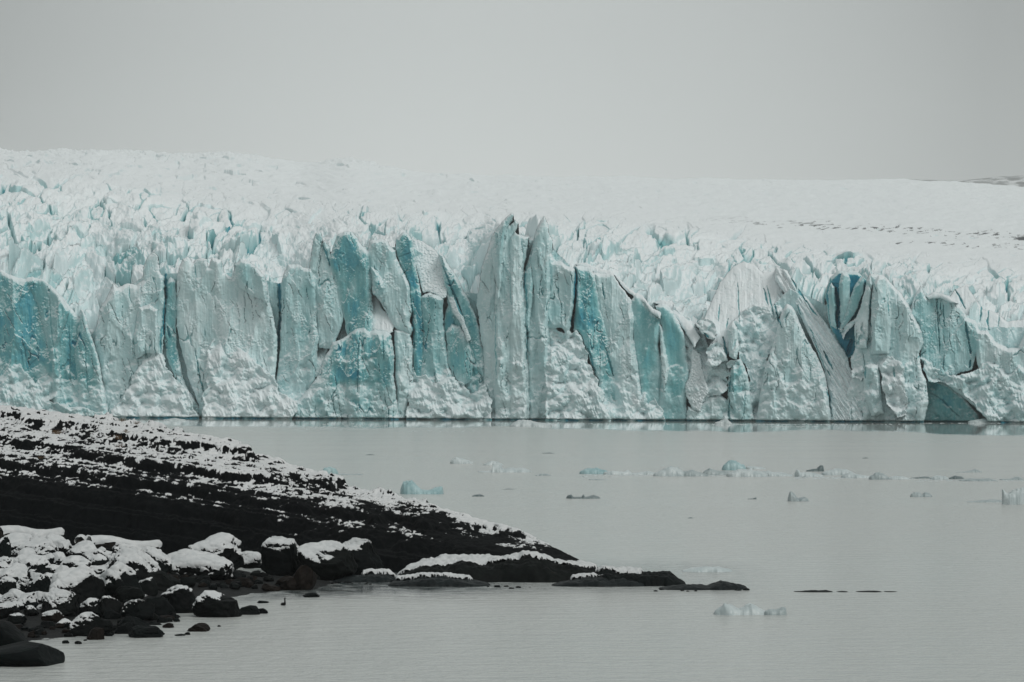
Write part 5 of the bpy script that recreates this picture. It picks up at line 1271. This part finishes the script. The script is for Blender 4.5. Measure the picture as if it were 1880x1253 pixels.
# ------------------------------------------------------------------ the bird swimming in the inlet
def bird(px, py):
    Y = CZ * F / (py - HY); s = Y / F
    base = Vector(((px - 940) * s, Y, 0))
    bm = bmesh.new()
    # joints: (x, y, z, rx, rz); the body points a little towards the camera
    chain = [(-.27, .10, .03, .02), (-.20, .07, .05, .06), (-.08, .03, .055, .105), (.03, -.01, .065, .10), (.09, -.03, .10, .065),
             (.105, -.035, .17, .040), (.095, -.03, .24, .034), (.09, -.03, .30, .034), (.105, -.04, .345, .040), (.135, -.05, .352, .030), (.18, -.07, .347, .010), (.215, -.085, .340, .006)]
    m = 14; rings = []
    P = [Vector(c[:3]) for c in chain]
    for i, c in enumerate(chain):
        d = (P[min(i + 1, len(P) - 1)] - P[max(i - 1, 0)]).normalized()
        sd = d.cross(Vector((0, .9, .3)) if abs(d.z) > .8 else Vector((0, 0, 1))).normalized(); u = sd.cross(d)
        rings.append([bm.verts.new(P[i] + (sd * math.cos(2 * math.pi * j / m) + u * math.sin(2 * math.pi * j / m) * .85) * c[3]) for j in range(m)])
    for a, b2 in zip(rings[:-1], rings[1:]):
        for j in range(m): bm.faces.new((a[j], a[(j + 1) % m], b2[(j + 1) % m], b2[j]))
    bm.faces.new(rings[0][::-1]); bm.faces.new(rings[-1])
    bmesh.ops.recalc_face_normals(bm, faces=bm.faces)
    for f_ in bm.faces: f_.smooth = True
    me = bpy.data.meshes.new('bird'); bm.to_mesh(me); bm.free(); me.materials.append(MAT_BIRD)
    o = bpy.data.objects.new('bird', me); COL.objects.link(o); o.location = base
    o.rotation_euler = (0, 0, math.radians(-38))
    md = o.modifiers.new('round', 'SUBSURF'); md.levels = 1; md.render_levels = 2
    tag(o, 'black long necked water bird swimming in the small inlet', 'bird')
bird(521, 1112)

# ------------------------------------------------------------------ dry grass tufts in the snow on the headland
def tuft(px, py, hpx, k, label, n=60):
    dep = bpy.context.evaluated_depsgraph_get()
    org = Vector((0, 0, CZ)); d = Vector(((px - 940) / F, 1, (HY - py) / F)).normalized()
    hit, loc, *_ = SC.ray_cast(dep, org, d)
    if not hit: return
    s = loc.y / F; r = np.random.RandomState(k)
    V_, F_ = [], []
    for i in range(n):
        b0 = np.array([r.normal() * hpx * .45 * s, r.normal() * .15, -.05])
        hh = hpx * s * r.uniform(.5, 1.1); lean = np.array([r.normal() * .35, r.normal() * .3, 1.0]) * hh
        w = .008
        m_ = b0 + lean * .55; t_ = b0 + lean + np.array([r.normal() * .1 * hh, 0, -.08 * hh])
        i0 = len(V_)
        V_ += [b0 - [w, 0, 0], b0 + [w, 0, 0], m_ + [w * .8, 0, 0], m_ - [w * .8, 0, 0], t_ + [w * .2, .002, 0], t_ - [w * .2, 0, 0]]
        F_ += [[i0, i0 + 1, i0 + 2, i0 + 3], [i0 + 3, i0 + 2, i0 + 4, i0 + 5]]
    o = mesh_obj('grass_tuft', np.array(V_) + np.array(loc), np.array(F_), MAT_GRASS, loc=loc, smooth=False)
    tag(o, label, 'grass tuft', 'dry grass tufts on the headland')
tuft(104, 797, 10, 1, 'broad tuft of dry brown grass on the snowy crest, nearest the picture edge', 110)
tuft(216, 806, 10, 2, 'dry brown grass tuft beside a black rock lump on the upper headland', 80)
tuft(224, 774, 9, 3, 'dry grass tuft on the skyline of the headland', 60)
tuft(231, 794, 7, 4, 'small dry grass tuft just below the skyline tuft', 40)
tuft(252, 779, 8, 5, 'sparse dry grass tuft right of the skyline tuft', 40)
tuft(222, 820, 7, 6, 'small thin grass tuft in the snow under the brown tuft by the black lump', 40)
tuft(76, 842, 7, 7, 'thin grass tuft in the snow low on the left of the headland', 40)

# ------------------------------------------------------------------ dark rock ridge fading into the cloud beyond the glacier
def build_ridge():
    cols = np.linspace(1640, 2300, 160); rr = np.linspace(0, 1, 40)
    R, PX = np.meshgrid(rr, cols, indexing='ij')
    Y = 12600 + 900 * R
    top = 20 * sstep(1720, 1900, PX) + 50 * sstep(1880, 2250, PX)
    hz = interp(HORIZON, np.minimum(PX, 1945))
    pb = hz + 14 - (top + 14) * np.sin(R * math.pi * .5) * (1 + .10 * fbm(PX / 40, R * 3, 400, 4))
    Z = CZ + (HY - pb) / F * Y
    V = np.stack([(PX - 940) / F * Y, Y, Z], -1).reshape(-1, 3)
    sn = .47 + .35 * fbm(PX / 24, R * 9, 401, 4)
    o = mesh_obj('mountain', V, grid_faces(*PX.shape)[:, ::-1], MAT_HEAD, attrs={'snow': sn.ravel()})
    tag(o, kind='structure')
build_ridge()
# ------------------------------------------------------------------ the misty air over the whole place
def build_haze():
    m = bpy.data.materials.new('mist'); m.use_nodes = True
    t = m.node_tree; t.nodes.clear()
    o = t.nodes.new('ShaderNodeOutputMaterial'); v = t.nodes.new('ShaderNodeVolumePrincipled')
    v.inputs['Color'].default_value = (.96, .985, .98, 1); v.inputs['Density'].default_value = .000048
    t.links.new(v.outputs[0], o.inputs['Volume'])
    bm = bmesh.new(); bmesh.ops.create_cube(bm, size=1)
    for q in bm.verts:
        q.co = ((q.co.x) * 9000, 6900 + q.co.y * 14000, -1.5 + (q.co.z + .5) * 1250)
    me = bpy.data.meshes.new('haze'); bm.to_mesh(me); bm.free(); me.materials.append(m)
    ob = bpy.data.objects.new('haze', me); COL.objects.link(ob)
    tag(ob, kind='stuff')
build_haze()
